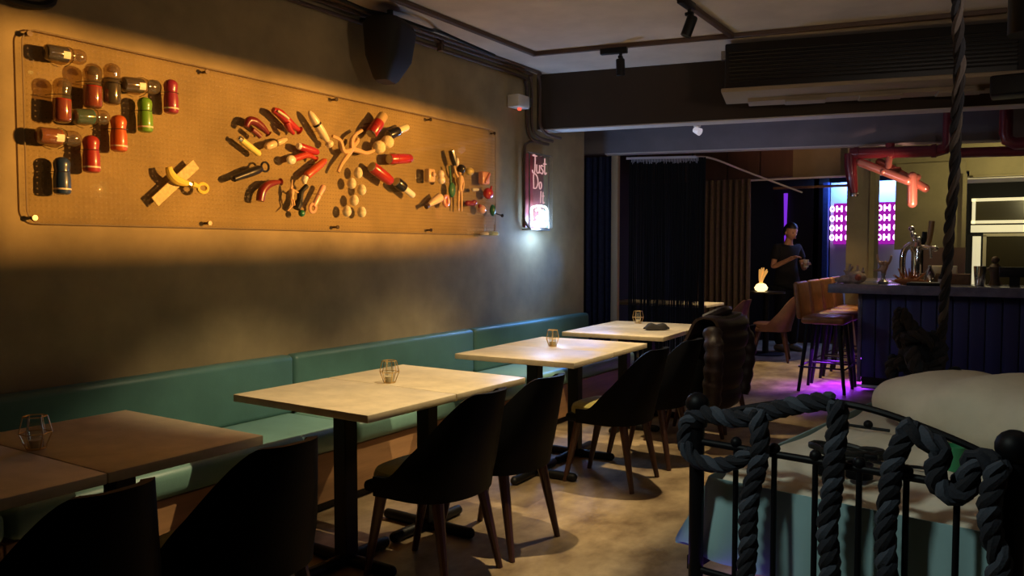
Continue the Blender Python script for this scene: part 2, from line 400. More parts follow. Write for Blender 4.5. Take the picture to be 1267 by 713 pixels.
bm_ = pch.bm; bmesh.ops.solidify(bm_, geom=bm_.faces[:], thickness=.004)
pc = pch.build('folded_cloth', mat('charcoal_cloth', (.022, .017, .014), .8), None, (-2.45, 5.86, .754), rot=(0, 0, .8)); tag(pc, 'rolled dark cloth lying on the far pale tabletop', 'cloth')

# ------------------------------------------------------------------ chairs
def make_chair(shell, seatm, legm, label):
    t = thing('dining_chair', label, 'chair', (0, 0, 0), 0)
    def path(u):   # horseshoe in plan, front left -> back -> front right; (point, arc fraction from front)
        y0 = .225; xb = .02; xf = -.13; L1 = xb - xf; L2 = PI * .5 * (y0 + .19); L = 2 * L1 + L2; s = u * L
        if s < L1: return (xf + s, -y0), s
        if s > L1 + L2: return (xf + (L - s), y0), L - s
        a = -PI / 2 + (s - L1) / L2 * PI
        return (xb + .19 * abs(math.cos(a)) ** .8, y0 * math.copysign(abs(math.sin(a)) ** .9, a)), min(s, L - s)
    smax = (.15 + PI * .25 * .415)
    def f(u, v):
        (x, y), s = path(u); q = min(1, s / smax); w_ = min(1, max(0, (q - .12) / .56)); hz = .455 + .345 * (w_ * w_ * (3 - 2 * w_)) + .012 * q
        z = .375 + (hz - .375) * v; rec = .27 * (z - .40) * w_ ** .8
        nx, ny = (math.cos(math.atan2(y, x - .02)), math.sin(math.atan2(y, x - .02))) if x > .02 else (0, math.copysign(1, y))
        fl = .0; tp = 1 - .44 * max(0, (z - .48) / .34) ** 1.2
        return Vector((x + max(rec, 0) + nx * fl, y * tp, z)), Vector((nx, ny, .1)).normalized()
    MB().solid(f, 57, 8, .032).build('backrest', shell, t)
    mb = MB()
    def sh(u, v):
        a = 2 * PI * u; r = [.0, .75, .95, 1.0, 1.0, .96, .80, .40, 0.0][min(8, int(round(v * 8)))]; z = [.375, .375, .38, .40, .44, .462, .473, .478, .479][min(8, int(round(v * 8)))]
        ex = .62; cx = math.copysign(abs(math.cos(a)) ** ex, math.cos(a)); cy = math.copysign(abs(math.sin(a)) ** ex, math.sin(a))
        return Vector((-.015 + .212 * r * cx, .212 * r * cy, z))
    mb.grid(sh, 28, 9, True).build('seat', seatm, t)
    MB().box((-.03, 0, .395), (.38, .41, .05), bev=.02, seg=2).build('seat_pan', shell, t)
    for sx, sy in ((-1, -1), (-1, 1), (1, -1), (1, 1)):
        top = (-.15 if sx < 0 else .13, sy * .155, .385); bot = (-.235 if sx < 0 else .205, sy * (.165 if sx < 0 else .195), 0)
        MB().tube([bot, top], [.014, .026], 10).build('leg', legm, t)
    return t
ch0 = make_chair('shell', 'seat', 'leg', '')
chs = [(-2.12, 1.08, .04, 'black leather chair at the lower left corner, tucked under the dim table'),
       (-2.12, 1.64, -.03, 'black chair at the dim table, its rounded back end near the lit bench gap'),
       (-2.11, 2.66, .03, 'black chair with olive seat pulled to the second pair of tables, nearer one'),
       (-2.10, 3.14, -.02, 'black chair at the second pair of tables, farther one behind the olive seat'),
       (-2.08, 4.33, .03, 'black chair at the third pair of tables with red legs and lit olive seat'),
       (-2.08, 4.90, 0, 'black chair behind the red legged one at the third pair of tables'),
       (-2.08, 5.52, -.05, 'black chair at the far table carrying a plum puffer jacket'),
       (-2.07, 6.06, -.12, 'black chair at the farthest table beyond the jacket')]
for i, (x, y, rz, lb) in enumerate(chs):
    o = ch0 if i == 0 else copy_tree(ch0)
    o.location = (x, y, 0); o.rotation_euler.z = rz; o['label'] = lb; o['group'] = 'chairs along the pale tables'
chB = make_chair('dark_leather', 'dark_leather', 'leg', '')
for i, (x, y, rz, lb) in enumerate([(-2.98, 9.0, .15, 'brown leather chair in front of the taupe curtain beyond the far table'), (-2.70, 10.10, .2, 'brown leather chair at the small table near the standing person'), (-2.45, 7.7, .3, 'brown chair just beyond the jacket chair, back to the bar')]):
    if i == 2: break
    o = chB if i == 0 else copy_tree(chB)
    o.location = (x, y, 0); o.rotation_euler.z = rz; o['label'] = lb; o['group'] = 'brown leather chairs in the back'

# puffer jacket over the chair by the far table
jk = thing('puffer_jacket', 'dark plum quilted jacket draped over the chair at the far table', 'jacket', (-2.08, 5.50, 0), -.05)
prof = [(.02, .54), (.085, .66), (.15, .78), (.20, .875), (.27, .90), (.325, .86), (.33, .76), (.32, .64), (.31, .52), (.30, .40), (.29, .29)]
pr = spline([(x, 0, z) for x, z in prof], 8)
def jf(u, v):
    i = v * (len(pr) - 1); p = pr[int(round(i))]; q = abs(math.sin(v * PI * 9)); y = (u - .5) * .60 * (1 - .12 * math.sin(PI * v)) + .02 * math.sin(6 * v)
    n = Vector((.6 if v > .4 else -.6, 0, .5 if .25 < v < .5 else .1)).normalized()
    d = .012 + .028 * q ** .6 * (1 - abs(2 * u - 1) ** 4) + .012 * math.sin(7 * u + 5 * v)
    cur = .05 * (1 - (2 * u - 1) ** 2)
    return Vector((p.x + n.x * d + cur * .8, y, p.z + n.z * d)), n
MB().solid(jf, 22, len(pr), .02).build('quilted_body', 'jacket', jk)
for sy in (-1, 1):
    P = spline([(.30, sy * .25, .84), (.34, sy * .31, .70), (.33, sy * .30, .52), (.31, sy * .27, .34)], 8)
    MB().tube(P, [.055 + .012 * abs(math.sin(i * .8)) for i in range(len(P))], 10).build('sleeve', 'jacket', jk)
MB().tube(spline([(.20, -.14, .90), (.28, -.08, .945), (.30, 0, .955), (.28, .08, .945), (.20, .14, .90)], 6), .032, 8).build('collar', 'jacket', jk)
MB().tube([(.355, -.06, .52), (.36, -.075, .45), (.352, -.06, .40), (.36, -.045, .36)], .006, 6).build('zip_pull', 'steel', jk)
# ------------------------------------------------------------------ acrylic panel with the things tied on it
XA = -3.590
def rrect(y0, y1, z0, z1, r, n=6):
    P = []
    for cy, cz, a0 in ((y1 - r, z1 - r, 0), (y0 + r, z1 - r, PI / 2), (y0 + r, z0 + r, PI), (y1 - r, z0 + r, 3 * PI / 2)):
        for k in range(n + 1):
            a = a0 + PI / 2 * k / n; P.append((cy + r * math.cos(a), cz + r * math.sin(a)))
    return P
pn = thing('display_panel', 'wide clear perforated acrylic panel holding bottles and toys on the wall', 'panel', (XA, 3.45, 1.885))
RR = [(y - 3.45, z - 1.885) for y, z in rrect(1.771, 5.319, 1.488, 2.308, .06)]
mb = MB(); A = mb.ring([(.003, y, z) for y, z in RR]); B = mb.ring([(-.003, y, z) for y, z in RR]); mb.bm.faces.new(A); mb.bm.faces.new(B); mb.bridge(A, B)
mb.build('acrylic_sheet', clear('perforated_acrylic', (.95, .93, .88), rough=.0, dots=.0235, dens=.012, dcol=(.35, .25, .15)), pn)
MB().tube([(0, y, z) for y, z in RR], .0035, 6, closed=True).build('polished_edge', clear('acrylic_edge', (.55, .45, .32), rough=.15, dens=.25, dcol=(.8, .7, .55)), pn)
for y in (1.797, 2.667, 3.58, 4.49, 5.29):
    for z in (2.285, 1.512):
        MB().tube([(-3.617 - XA, y - 3.45, z - 1.885), (.010, y - 3.45, z - 1.885)], .007, 10).tube([(.008, y - 3.45, z - 1.885), (.015, y - 3.45, z - 1.885)], .012, 12).build('standoff_screw', mat('dark_steel', (.12, .09, .07), .25, .8) if 'dark_steel' not in bpy.data.materials else bpy.data.materials['dark_steel'], pn)

before_props = set(bpy.data.objects)
def frame(a, b, x):
    # local z axis runs from a to b in the wall plane
    a = Vector((x, a[0], a[1])); b = Vector((x, b[0], b[1])); d = b - a; L = d.length; zz = d.normalized(); xx = Vector((1, 0, 0)); yy = zz.cross(xx)
    Mx = Matrix((xx, yy, zz)).transposed().to_4x4(); Mx.translation = a; return Mx, L
def prop(name, label, cat, a, b, x=-3.51, group=None):
    Mx, L = frame(a, b, x); t = bpy.data.objects.new(name, None); COL.objects.link(t); t.matrix_world = Mx; t.empty_display_size = .02
    tag(t, label, cat, group); return t, L
WIRE = mat('tie_wire', (.03, .015, .01), .5)
def wire(t, z, r): MB().tube([(-.046, -r * 1.25, z), (-.01, -r * 1.1, z), (r * .75, -r * .72, z), (r * 1.03, 0, z), (r * .75, r * .72, z), (-.01, r * 1.1, z), (-.046, r * 1.25, z)], .0015, 5).build('tie_wire', WIRE, t)
SH = [(0, .62), (.03, .90), (.08, 1), (.45, 1), (.56, .90), (.64, .86), (.72, .92), (.82, .98), (.90, .90), (.96, .68), (1, .25), (1.001, .0)]
def bottle(name, label, a, b, r, kind, c1, c2=None, white=True):
    t, L = prop(name, label, 'bottle', a, b, XA + .006 + r * 1.05, 'bottles on the acrylic panel')
    m1 = mat(name + '_tint', c1, .22 if kind == 'clear' else .38, coat=.5)
    if kind == 'solid':
        MB().lathe([(0, 0)] + [(q * r, z * L) for z, q in SH], n=22).build('body', m1, t)
        MB().lathe([(r * 1.0, .125 * L), (r * 1.03, .13 * L), (r * 1.03, .165 * L), (r * 1.0, .17 * L)], n=22).build('band', mat('pale_band', (.85, .70, .55), .4) if 'pale_band' not in bpy.data.materials else bpy.data.materials['pale_band'], t)
        MB().lathe([(r * .91, .585 * L), (r * .93, .60 * L), (r * .93, .61 * L), (r * .9, .625 * L)], n=20).build('waist_ring', m1, t)
    else:
        low = [(q, z) for z, q in SH if z < .5]
        MB().lathe([(0, .004)] + [(q * r * .97, .004 + z * L) for q, z in low] + [(r * .95, .52 * L), (0, .52 * L)], n=20).build('filled_base', m1, t)
        MB().lathe([(q * r, z * L) for z, q in SH], n=24).build('clear_shell', 'bottle_clear', t)
        MB().lathe([(r * .5, .80 * L), (r * .55, .86 * L), (r * .3, .93 * L), (0, .95 * L)], n=14).build('inner_dome', 'bottle_clear', t)
        if white:
            def lf(u, v):
                an = -.25 + .9 * u; return Vector((r * 1.02 * math.cos(an), r * 1.02 * math.sin(an), L * (.36 + .17 * v)))
            MB().grid(lf, 6, 3).build('paper_label', mat('label_paper', (.9, .85, .72), .6) if 'label_paper' not in bpy.data.materials else bpy.data.materials['label_paper'], t)
    wire(t, .60 * L, r)
M['bottle_clear'] = clear('bottle_clear', (.74, .64, .50), ior=1.9, rough=.10, dens=.10, dcol=(.6, .5, .35))
bottle('bottle', 'clear bottle with navy base lying at the top left of the panel', (1.812, 2.203), (1.991, 2.210), .034, 'clear', (.012, .02, .11))
bottle('bottle', 'leftmost standing clear bottle filled half with red', (1.875, 1.917), (1.880, 2.108), .038, 'clear', (.42, .02, .012), white=False)
bottle('bottle', 'half red clear bottle, standing right of the leftmost one', (2.010, 1.994), (2.012, 2.184), .040, 'clear', (.42, .02, .012), white=False)
bottle('bottle', 'standing clear bottle with a black lower half', (2.100, 2.025), (2.105, 2.212), .037, 'clear', (.012, .008, .008), white=False)
bottle('bottle', 'clear bottle with dark brown base lying above the green bottle', (2.149, 2.126), (2.338, 2.140), .036, 'clear', (.05, .018, .010))
bottle('bottle', 'solid magenta standing bottle at the right of the group', (2.399, 2.027), (2.399, 2.192), .034, 'solid', (.30, .025, .055))
bottle('bottle', 'solid green standing bottle', (2.263, 1.922), (2.262, 2.086), .034, 'solid', (.16, .36, .03))
bottle('bottle', 'solid orange standing bottle between green and red ones', (2.129, 1.819), (2.130, 1.986), .036, 'solid', (.55, .10, .015))
bottle('bottle', 'clear bottle with teal base lying left of the orange one', (1.924, 1.951), (2.087, 1.966), .035, 'clear', (.01, .16, .16), white=False)
bottle('bottle', 'clear bottle with amber base lying at the left of the panel', (1.770, 1.853), (1.957, 1.854), .036, 'clear', (.40, .10, .012))
bottle('bottle', 'solid red standing bottle right of the blue one', (2.000, 1.714), (2.000, 1.880), .036, 'solid', (.36, .028, .022))
bottle('bottle', 'solid navy blue standing bottle at the lower left of the panel', (1.870, 1.611), (1.871, 1.773), .035, 'solid', (.02, .045, .13))

# curved yellow tool over a strip of brown tape
t, L = prop('tape_strip', 'diagonal strip of tan tape stuck across the yellow tool', 'tape', (2.317, 1.602), (2.551, 1.805), -3.572)
MB().box((0, 0, L / 2), (.006, .055, L), bev=.002, seg=1).build('strip', mat('tan_tape', (.62, .46, .20), .6, var=.2, scale=60), t)
t = thing('yellow_tool', 'curved yellow handled tool with a ring end held by tan tape', 'tool', (-3.545, 2.47, 1.71))
YEL = mat('yellow_plastic', (.85, .62, .10), .4)
P = spline([(0, -.095, .062), (0, -.085, .03), (0, -.055, .004), (0, -.015, -.008), (0, .01, -.010)], 6)
MB().tube(P, [.010 + .012 * math.sin(PI * min(.9, .15 + .8 * i / (len(P) - 1))) for i in range(len(P))], 10).build('handle', YEL, t)
MB().tube([(0, .095 + .028 * math.cos(2 * PI * k / 16), -.028 + .022 * math.sin(2 * PI * k / 16)) for k in range(16)], .0095, 8, closed=True).tube([(0, .035, -.012), (0, .07, -.022)], [.016, .012], 8).build('ring_end', YEL, t)
MB().box((0, .02, -.012), (.014, .05, .012), rot=(-.3, 0, 0)).build('blade', 'steel', t)

# the toys: turned shapes laid on the panel
def pmat(c, r=.35): return mat('toy_plastic', c, r, coat=.3)
def toy(label, a, b, r, c, prof=None, extra=None, cat='toy', name='toy'):
    t, L = prop(name, label, cat, a, b, XA + .012 + r, 'toys fanned out around the wooden branch')
    prof = prof or [(.25, 0), (.85, .04), (1, .1), (.95, .3), (1, .5), (.92, .75), (.8, .9), (.35, .985), (0, 1)]
    m = pmat(c); MB().lathe([(0, 0)] + [(q * r, z * L) for q, z in prof], n=16).build('body', m, t)
    if extra: extra(t, L, r, m)
    wire(t, L * .5, r * .9); return t
def curved(label, pts, rs, c, extra=None, name='toy', cat='toy'):
    cy = sum(p[0] for p in pts) / len(pts); cz = sum(p[1] for p in pts) / len(pts)
    t = thing(name, label, cat, (XA + .012 + max(rs), cy, cz), 0, 'toys fanned out around the wooden branch')
    P = spline([(0, y - cy, z - cz) for y, z in pts], 6); n = len(P) - 1
    R = [rs[min(int(i / n * (len(rs) - 1)), len(rs) - 2)] * (1 - (i / n * (len(rs) - 1)) % 1) + rs[min(int(i / n * (len(rs) - 1)) + 1, len(rs) - 1)] * ((i / n * (len(rs) - 1)) % 1) for i in range(n + 1)]
    m = pmat(c); MB().tube(P, R, 12).build('body', m, t)
    if extra: extra(t, m)
    return t
def prong(pts, r):
    return lambda t, m: MB().tube(spline(pts, 6), [r * .7] + [r] * (6 * (len(pts) - 1) - 1) + [r * .5], 10).build('prong', m, t)
RED, MAR, CRM = (.42, .018, .02), (.16, .012, .014), (.78, .66, .42)
curved('glossy maroon two pronged toy at the upper left of the fan', [(2.84, 2.02), (2.86, 2.055), (2.90, 2.055), (2.95, 2.03), (2.99, 2.0)], [.014, .022, .024, .02, .01], MAR, prong([(0, -.03, -.02), (0, 0, -.035), (0, .03, -.055)], .014))
curved('bright red two pronged toy with a pale stripe at the top of the fan', [(3.02, 2.135), (3.07, 2.12), (3.13, 2.08), (3.21, 2.045)], [.016, .026, .026, .012], RED,
       lambda t, m: (MB().tube([(.01, .0, -.02), (.01, .02, -.055), (.01, .05, -.075)], [.02, .017, .01], 10).build('prong', m, t), MB().tube([(.024, -.075, .035), (.026, -.02, .012), (.026, 0, 0)], .007, 6).build('pale_stripe', pmat(CRM), t)))
toy('large cream tapered wand with a round base, pointing to the upper left', (3.45, 1.984), (3.276, 2.170), .025, CRM, [(.7, 0), (1.0, .04), (1.0, .10), (.55, .15), (.75, .2), (1, .4), (1, .6), (.95, .64), (1, .7), (.8, .88), (.4, .97), (0, 1)],
    lambda t, L, r, m: MB().lathe([(r * 1.02, .60 * L), (r * 1.03, .61 * L), (r * 1.03, .64 * L), (r * 1.0, .65 * L)], n=14).build('dark_band', 'black', t))
toy('straight yellow stick with a chrome tip', (2.935, 1.885), (2.815, 1.95), .017, (.85, .70, .18), [(.6, 0), (1, .08), (1, 1)],
    lambda t, L, r, m: MB().lathe([(r * .8, L), (r * .8, L + .02), (r * .5, L + .026), (0, L + .026)], n=12).build('chrome_tip', 'chrome', t))
toy('tan double bulbed toy in the middle of the fan', (2.971, 1.929), (3.124, 1.990), .021, (.72, .52, .28), [(.6, 0), (1, .08), (1, .3), (.95, .42), (.6, .47), (.85, .55), (.8, .8), (.4, .97), (0, 1)],
    lambda t, L, r, m: MB().lathe([(r * .72, .44 * L), (r * .75, .46 * L), (r * .75, .49 * L), (r * .7, .5 * L)], n=12).build('dark_band', 'black', t))
toy('short red toy with a white cap, left of the branch', (3.205, 1.958), (3.359, 1.935), .023, RED, None, lambda t, L, r, m: MB().lathe([(0, -.012), (.016, -.01), (.02, .0), (.02, .025), (0, .027)], n=12).build('white_cap', pmat((.8, .75, .65)), t))
curved('red forked toy with a round white head', [(3.13, 1.87), (3.20, 1.895), (3.27, 1.915), (3.34, 1.90)], [.018, .02, .018, .008], (.45, .04, .02),
       lambda t, m: (MB().ball((.01, -.095, -.02), (.02, .032, .026)).build('white_head', pmat((.85, .78, .62)), t), MB().tube([(0, .0, .01), (0, .03, .04), (0, .045, .06)], [.014, .012, .006], 8).build('prong', m, t)))
toy('long black wand with a ring at its upper end', (2.747, 1.739), (2.945, 1.815), .024, (.012, .009, .009), [(.4, 0), (.75, .05), (.8, .3), (1, .6), (1, .85), (.7, .97), (0, 1)],
    lambda t, L, r, m: MB().tube([(0, .026 * math.cos(2 * PI * k / 14), L + .022 + .026 * math.sin(2 * PI * k / 14)) for k in range(14)], .006, 6, closed=True).build('ring', m, t))
toy('orange red toy with a white curved end, pointing up to the branch', (3.25, 1.79), (3.416, 1.905), .024, (.50, .075, .02), None, lambda t, L, r, m: MB().tube([(0, 0, 0), (0, .012, -.02), (0, .03, -.03)], [.02, .018, .01], 10).build('white_end', pmat((.85, .76, .6)), t))
curved('curved red toy at the lower left of the fan', [(2.925, 1.635), (2.94, 1.69), (2.985, 1.73), (3.07, 1.75)], [.022, .024, .022, .010], (.20, .016, .012))
toy('pale pink wand with a ringed lower end', (3.315, 1.625), (3.40, 1.755), .018, (.75, .42, .28), [(.7, 0), (.9, .1), (.9, .6), (1, .85), (.8, .96), (0, 1)],
    lambda t, L, r, m: MB().tube([(0, .022 * math.cos(2 * PI * k / 14), -.012 + .026 * math.sin(2 * PI * k / 14)) for k in range(14)], .009, 6, closed=True).build('ring', m, t))
# little jointed wooden figures
WOOD = mat('pale_wood', (.62, .38, .18), .5)
def figure(label, cx, cz, h, pose, rz=0, cat='figurine', x=-3.555):
    t = thing('jointed_figurine', label, cat, (x, cx, cz)); s = h
    MB().ball((0, 0, .44 * s), (.05 * s, .05 * s, .065 * s)).build('head', WOOD, t)
    MB().tube([(0, 0, -.02 * s), (0, 0, .1 * s), (0, 0, .24 * s), (0, 0, .35 * s), (0, 0, .40 * s)], [.075 * s, .06 * s, .095 * s, .08 * s, .03 * s], 10).build('torso', WOOD, t)
    for nm, P in pose:
        P = [(0, y * s, z * s) for y, z in P]; MB().tube(P, [.038 * s] + [.032 * s] * (len(P) - 2) + [.02 * s], 8).build(nm, WOOD, t)
    return t
figure('standing pale wooden figurine with one arm raised, right part of the panel', 4.725, 1.80, .30, [('arm', [(.09, .33), (.15, .18), (.13, .0)]), ('arm', [(-.09, .33), (-.17, .42), (-.22, .58)]), ('leg', [(-.05, 0), (-.06, -.25), (-.06, -.50)]), ('leg', [(.05, 0), (.07, -.25), (.07, -.50)])])
figure('small pale wooden figurine with spread limbs below the curved red toy', 3.150, 1.66, .155, [('arm', [(.09, .33), (.25, .25), (.5, .25)]), ('arm', [(-.05, .36), (0, .55), (.02, .7)]), ('leg', [(-.05, 0), (.02, -.25), (-.22, -.45)]), ('leg', [(.05, 0), (.12, -.25), (.35, -.42)])])
t = thing('doll_bag', 'small black pouch with a green knob beside the spread figurine', 'toy', (-3.555, 3.215, 1.655)); MB().tube(spline([(0, -.035, -.05), (0, -.01, .0), (0, .0, .045), (0, .045, .085)], 5), [.022] * 5 + [.018] * 6 + [.014] * 5, 10).build('body', 'black', t)
MB().ball((.01, -.005, -.075), .02).build('green_knob', pmat((.02, .16, .07)), t)
t = thing('green_pouch', 'small green pouch hanging at the raised-arm figurine', 'pouch', (-3.558, 4.635, 1.80)); MB().ball((0, 0, 0), (.02, .034, .055)).build('body', pmat((.02, .13, .05), .6), t); MB().tube([(0, -.01, .05), (0, -.02, .12), (0, -.03, .17)], .008, 6).build('strap', pmat((.03, .14, .06)), t)
# wooden branch with bulbs
br = thing('wooden_branch', 'pale wooden five armed branch in the centre of the fan', 'branch', (-3.548, 3.62, 1.985))
limbs = [[(0, .0), (-.04, -.045), (-.09, -.10), (-.12, -.15)], [(0, 0), (.0, .05), (.03, .09), (.09, .125)], [(0, 0), (.06, -.005), (.13, -.012), (.20, .012)], [(-.01, -.01), (-.07, -.02), (-.10, .04), (-.165, .06)], [(0, .01), (.045, .05), (.05, .07)]]
for L_ in limbs: MB().tube(spline([(0, y, z) for y, z in L_], 5), [.018 - .008 * i / (5 * (len(L_) - 1)) for i in range(5 * (len(L_) - 1) + 1)], 8).build('limb', WOOD, br)
bl = thing('bulb_pair', 'pair of fluffy cream bulbs right of the wooden branch', 'ornament', (-3.54, 3.885, 2.04))
for y, z in ((-.03, -.02), (.05, .022)): MB().ball((0, y, z), (.038, .046, .042)).build('bulb', mat('cream_fluff', (.75, .62, .33), .8, bump=.6, bscale=60), bl)
EGG = mat('speckled_egg', (.85, .76, .52), .4, col2=(.60, .48, .28), scale=55)
for i, (y, z) in enumerate([(3.678, 1.846), (3.621, 1.778), (3.709, 1.744), (3.641, 1.676), (3.578, 1.607), (3.707, 1.607)]):
    o = MB().lathe([(.003, -.034), (.014, -.031), (.024, -.02), (.0285, -.004), (.026, .012), (.018, .027), (.009, .034), (.0, .036)], n=16).build('egg', EGG, None, (-3.554, y, z))
    tag(o, 'cream speckled egg, ' + ['top one of the cluster', 'second from the top on the left', 'second row right one', 'middle one under the top left pair', 'lowest on the left', 'lowest on the right'][i], 'egg', 'eggs under the wooden branch')
def can(label, a, b, r, c, capc, frac, cat='can', capw=.9):
    t, L = prop('can', label, cat, a, b, XA + .012 + r, 'cans right of the branch')
    MB().lathe([(0, 0), (r * .8, 0), (r, .012), (r, L * frac - .01), (r * .96, L * frac), (0, L * frac)], n=20).build('body', pmat(c, .3), t)
    MB().lathe([(r * .8, -.002), (r * .86, -.003), (r * .84, .004)], n=18).build('rim', 'steel', t)
    MB().lathe([(0, L * frac - .004), (r * capw, L * frac - .004), (r * capw, L * .95), (r * capw * .85, L), (0, L)], n=20).build('cap', pmat(capc, .35), t); wire(t, L * .3, r); return t
can('red can with a tan top standing at a tilt above the bulbs', (3.782, 2.094), (3.90, 2.228), .038, (.36, .02, .015), (.50, .34, .14), .62)
can('black capped tube with a cream end at the upper right of the fan', (3.947, 2.105), (4.138, 2.182), .032, (.012, .010, .010), (.85, .72, .42), .5, capw=.72)
can('red can lying level at the right of the fan', (3.953, 1.955), (4.165, 1.978), .034, (.40, .02, .015), (.30, .015, .012), .82)
can('red can tilted downward with a printed side', (3.787, 1.892), (3.965, 1.812), .036, (.40, .022, .015), (.38, .02, .015), .8)
can('white tube with a wide black cap at the lower right of the fan', (4.018, 1.815), (4.192, 1.733), .035, (.012, .010, .010), (.85, .78, .62), .42, capw=.62)
# small things at the right end
def small(name, label, cat, y, z, parts):
    t = thing(name, label, cat, (-3.55, y, z), 0, 'small toys at the right end of the panel')
    for nm, fn, m in parts: fn(MB()).build(nm, m if isinstance(m, str) else pmat(m), t)
small('toy', 'upright black and white toy above the raised arm', 'toy', 4.645, 2.03, [('body', lambda b: b.tube([(0, -.025, .05), (0, -.005, 0), (0, .02, -.05)], [.022, .026, .022], 10), (.012, .01, .01)), ('pale_foot', lambda b: b.ball((.018, .022, -.03), (.012, .016, .03)), (.8, .7, .55))])
small('toy', 'tan block shaped toy, leftmost of the small ones', 'toy', 4.373, 1.882, [('body', lambda b: b.box((0, 0, 0), (.05, .075, .095), bev=.014, seg=3), (.60, .40, .20)), ('knob', lambda b: b.ball((.028, .005, .008), .018), (.65, .42, .22))])
small('toy', 'pale oval toy beside the tan block', 'toy', 4.495, 1.88, [('body', lambda b: b.ball((0, 0, .022), (.026, .028, .028)).ball((0, .008, -.018), (.026, .032, .032)), (.80, .66, .45))])
small('toy', 'black and yellow ball pair above the wooden figurine', 'toy', 4.79, 1.952, [('dark_ball', lambda b: b.ball((0, -.055, .005), .034), (.02, .015, .01)), ('yellow_ball', lambda b: b.ball((0, .05, -.005), (.03, .042, .03)), (.55, .42, .12))])
small('toy', 'pink block shaped toy with ridges near the panel end', 'toy', 5.025, 1.912, [('body', lambda b: b.box((0, 0, 0), (.05, .10, .10), bev=.016, seg=3), (.72, .34, .24)), ('ridge', lambda b: b.capsule((.028, -.02, -.03), (.028, .03, .03), .012, 8, 2), (.55, .2, .15))])
small('toy', 'pale grey capsule right of the wooden figurine', 'capsule', 4.91, 1.817, [('body', lambda b: b.capsule((0, -.03, 0), (0, .03, .003), .013, 10, 3), (.6, .58, .5))])
small('toy', 'round glossy red toy below the pink block', 'toy', 5.08, 1.80, [('body', lambda b: b.ball((0, 0, 0), (.035, .05, .044)), (.50, .03, .035)), ('stem', lambda b: b.cyl((.02, .01, .03), (.02, .015, .055), .008), (.4, .02, .03))])
small('toy', 'dark red flat toy below the grey capsule', 'toy', 4.855, 1.713, [('body', lambda b: b.capsule((0, -.05, 0), (0, .05, .005), .02, 10, 3), (.22, .02, .035)), ('bow', lambda b: b.ball((.01, .03, .01), (.015, .03, .02)), (.2, .02, .03))])
small('toy', 'tan cone toy at the lower left of the small ones', 'toy', 4.43, 1.71, [('body', lambda b: b.tube([(0, -.07, -.03), (0, -.02, -.005), (0, .055, .03)], [.012, .026, .034], 12), (.78, .58, .38)), ('dark_tip', lambda b: b.tube([(0, -.10, -.045), (0, -.07, -.03)], [.018, .014], 8), (.06, .03, .02))])
small('toy', 'pink ring toy right of the tan cone', 'toy', 4.555, 1.717, [('ring', lambda b: b.tube([(0, .025 * math.cos(2 * PI * k / 14), .034 * math.sin(2 * PI * k / 14)) for k in range(14)], .014, 8, closed=True), (.65, .28, .20)), ('back', lambda b: b.ball((-.01, 0, 0), (.012, .03, .035)), (.45, .12, .09))])
small('toy', 'small pink ball toy near the right end bottom', 'toy', 4.995, 1.675, [('body', lambda b: b.ball((0, 0, 0), (.03, .04, .034)), (.70, .40, .32)), ('ear', lambda b: b.ball((.0, -.03, .025), .016), (.3, .05, .05))])
small('toy', 'small green toy with a black pin at the right edge', 'toy', 5.15, 1.675, [('body', lambda b: b.ball((0, -.01, 0), (.022, .03, .045)), (.02, .14, .07)), ('pin', lambda b: b.tube([(0, 0, -.02), (.01, .10, -.035)], .005, 6).ball((.01, .11, -.037), .014), (.01, .01, .01))])
small('dome_ornament', 'white dome ornament standing on the lower right edge of the panel', 'ornament', 5.03, 1.483, [('body', lambda b: b.lathe([(0, 0), (.032, 0), (.035, .012), (.028, .022), (0, .024)], n=14), (.8, .78, .7)), ('pin', lambda b: b.cyl((0, 0, .024), (0, 0, .08), .004), (.3, .3, .28))])
small('dome_ornament', 'white and green dome ornament right of the white one', 'ornament', 5.145, 1.483, [('body', lambda b: b.lathe([(0, 0), (.045, 0), (.048, .014), (.036, .03), (0, .032)], n=14), (.55, .70, .55)), ('pin', lambda b: b.cyl((0, .02, .03), (0, .02, .09), .004), (.3, .3, .28))])

# the things hang a little in front of the sheet: seat them on its own scale
for o in set(bpy.data.objects) - before_props:
    if o.parent is None: o.location.y *= 1.0157; o.location.z = 1.38 + (o.location.z - 1.38) * 1.0157

# framing projector on the ceiling (out of frame) that washes the panel: lamp behind a rectangular shutter
PX, PY, PZ = 4.60, 6.86, 2.26
fp = thing('framing_projector', 'black framing projector across the room aimed at the acrylic panel', 'lamp', (PX, PY, PZ))
D_ = PX + 3.62
def cut(v, c, ap): return (v - c) * ap / D_
ap = .36; ya, yb, zb = cut(1.62, PY, ap), cut(5.42, PY, ap), cut(2.345, PZ, ap); ab = .2; za = cut(1.41, PZ, ab)
MB().box((-ap, ya - .10, -.05), (.004, .20, .40)).box((-ap, yb + .16, -.05), (.004, .32, .40)).box((-ap, (ya + yb) / 2, zb + .07), (.004, yb - ya + .01, .14)).box((-ab, -.06, za - .08), (.004, .40, .16)).build('shutter', 'black', fp)
MB().box((.08, 0, .02), (.12, .1, .08), bev=.01).cyl((.08, 0, .05), (.08, 0, .61), .015).build('housing', 'black', fp)
light('projector_light', 'SPOT', (0, 0, 0), 6600, AMBER, None, size=.0035, angle=37, blend=1).parent = fp
bpy.data.objects['projector_light'].rotation_euler = Vector((-D_, 2.75 - PY, 1.9 - PZ)).to_track_quat('-Z', 'Y').to_euler()
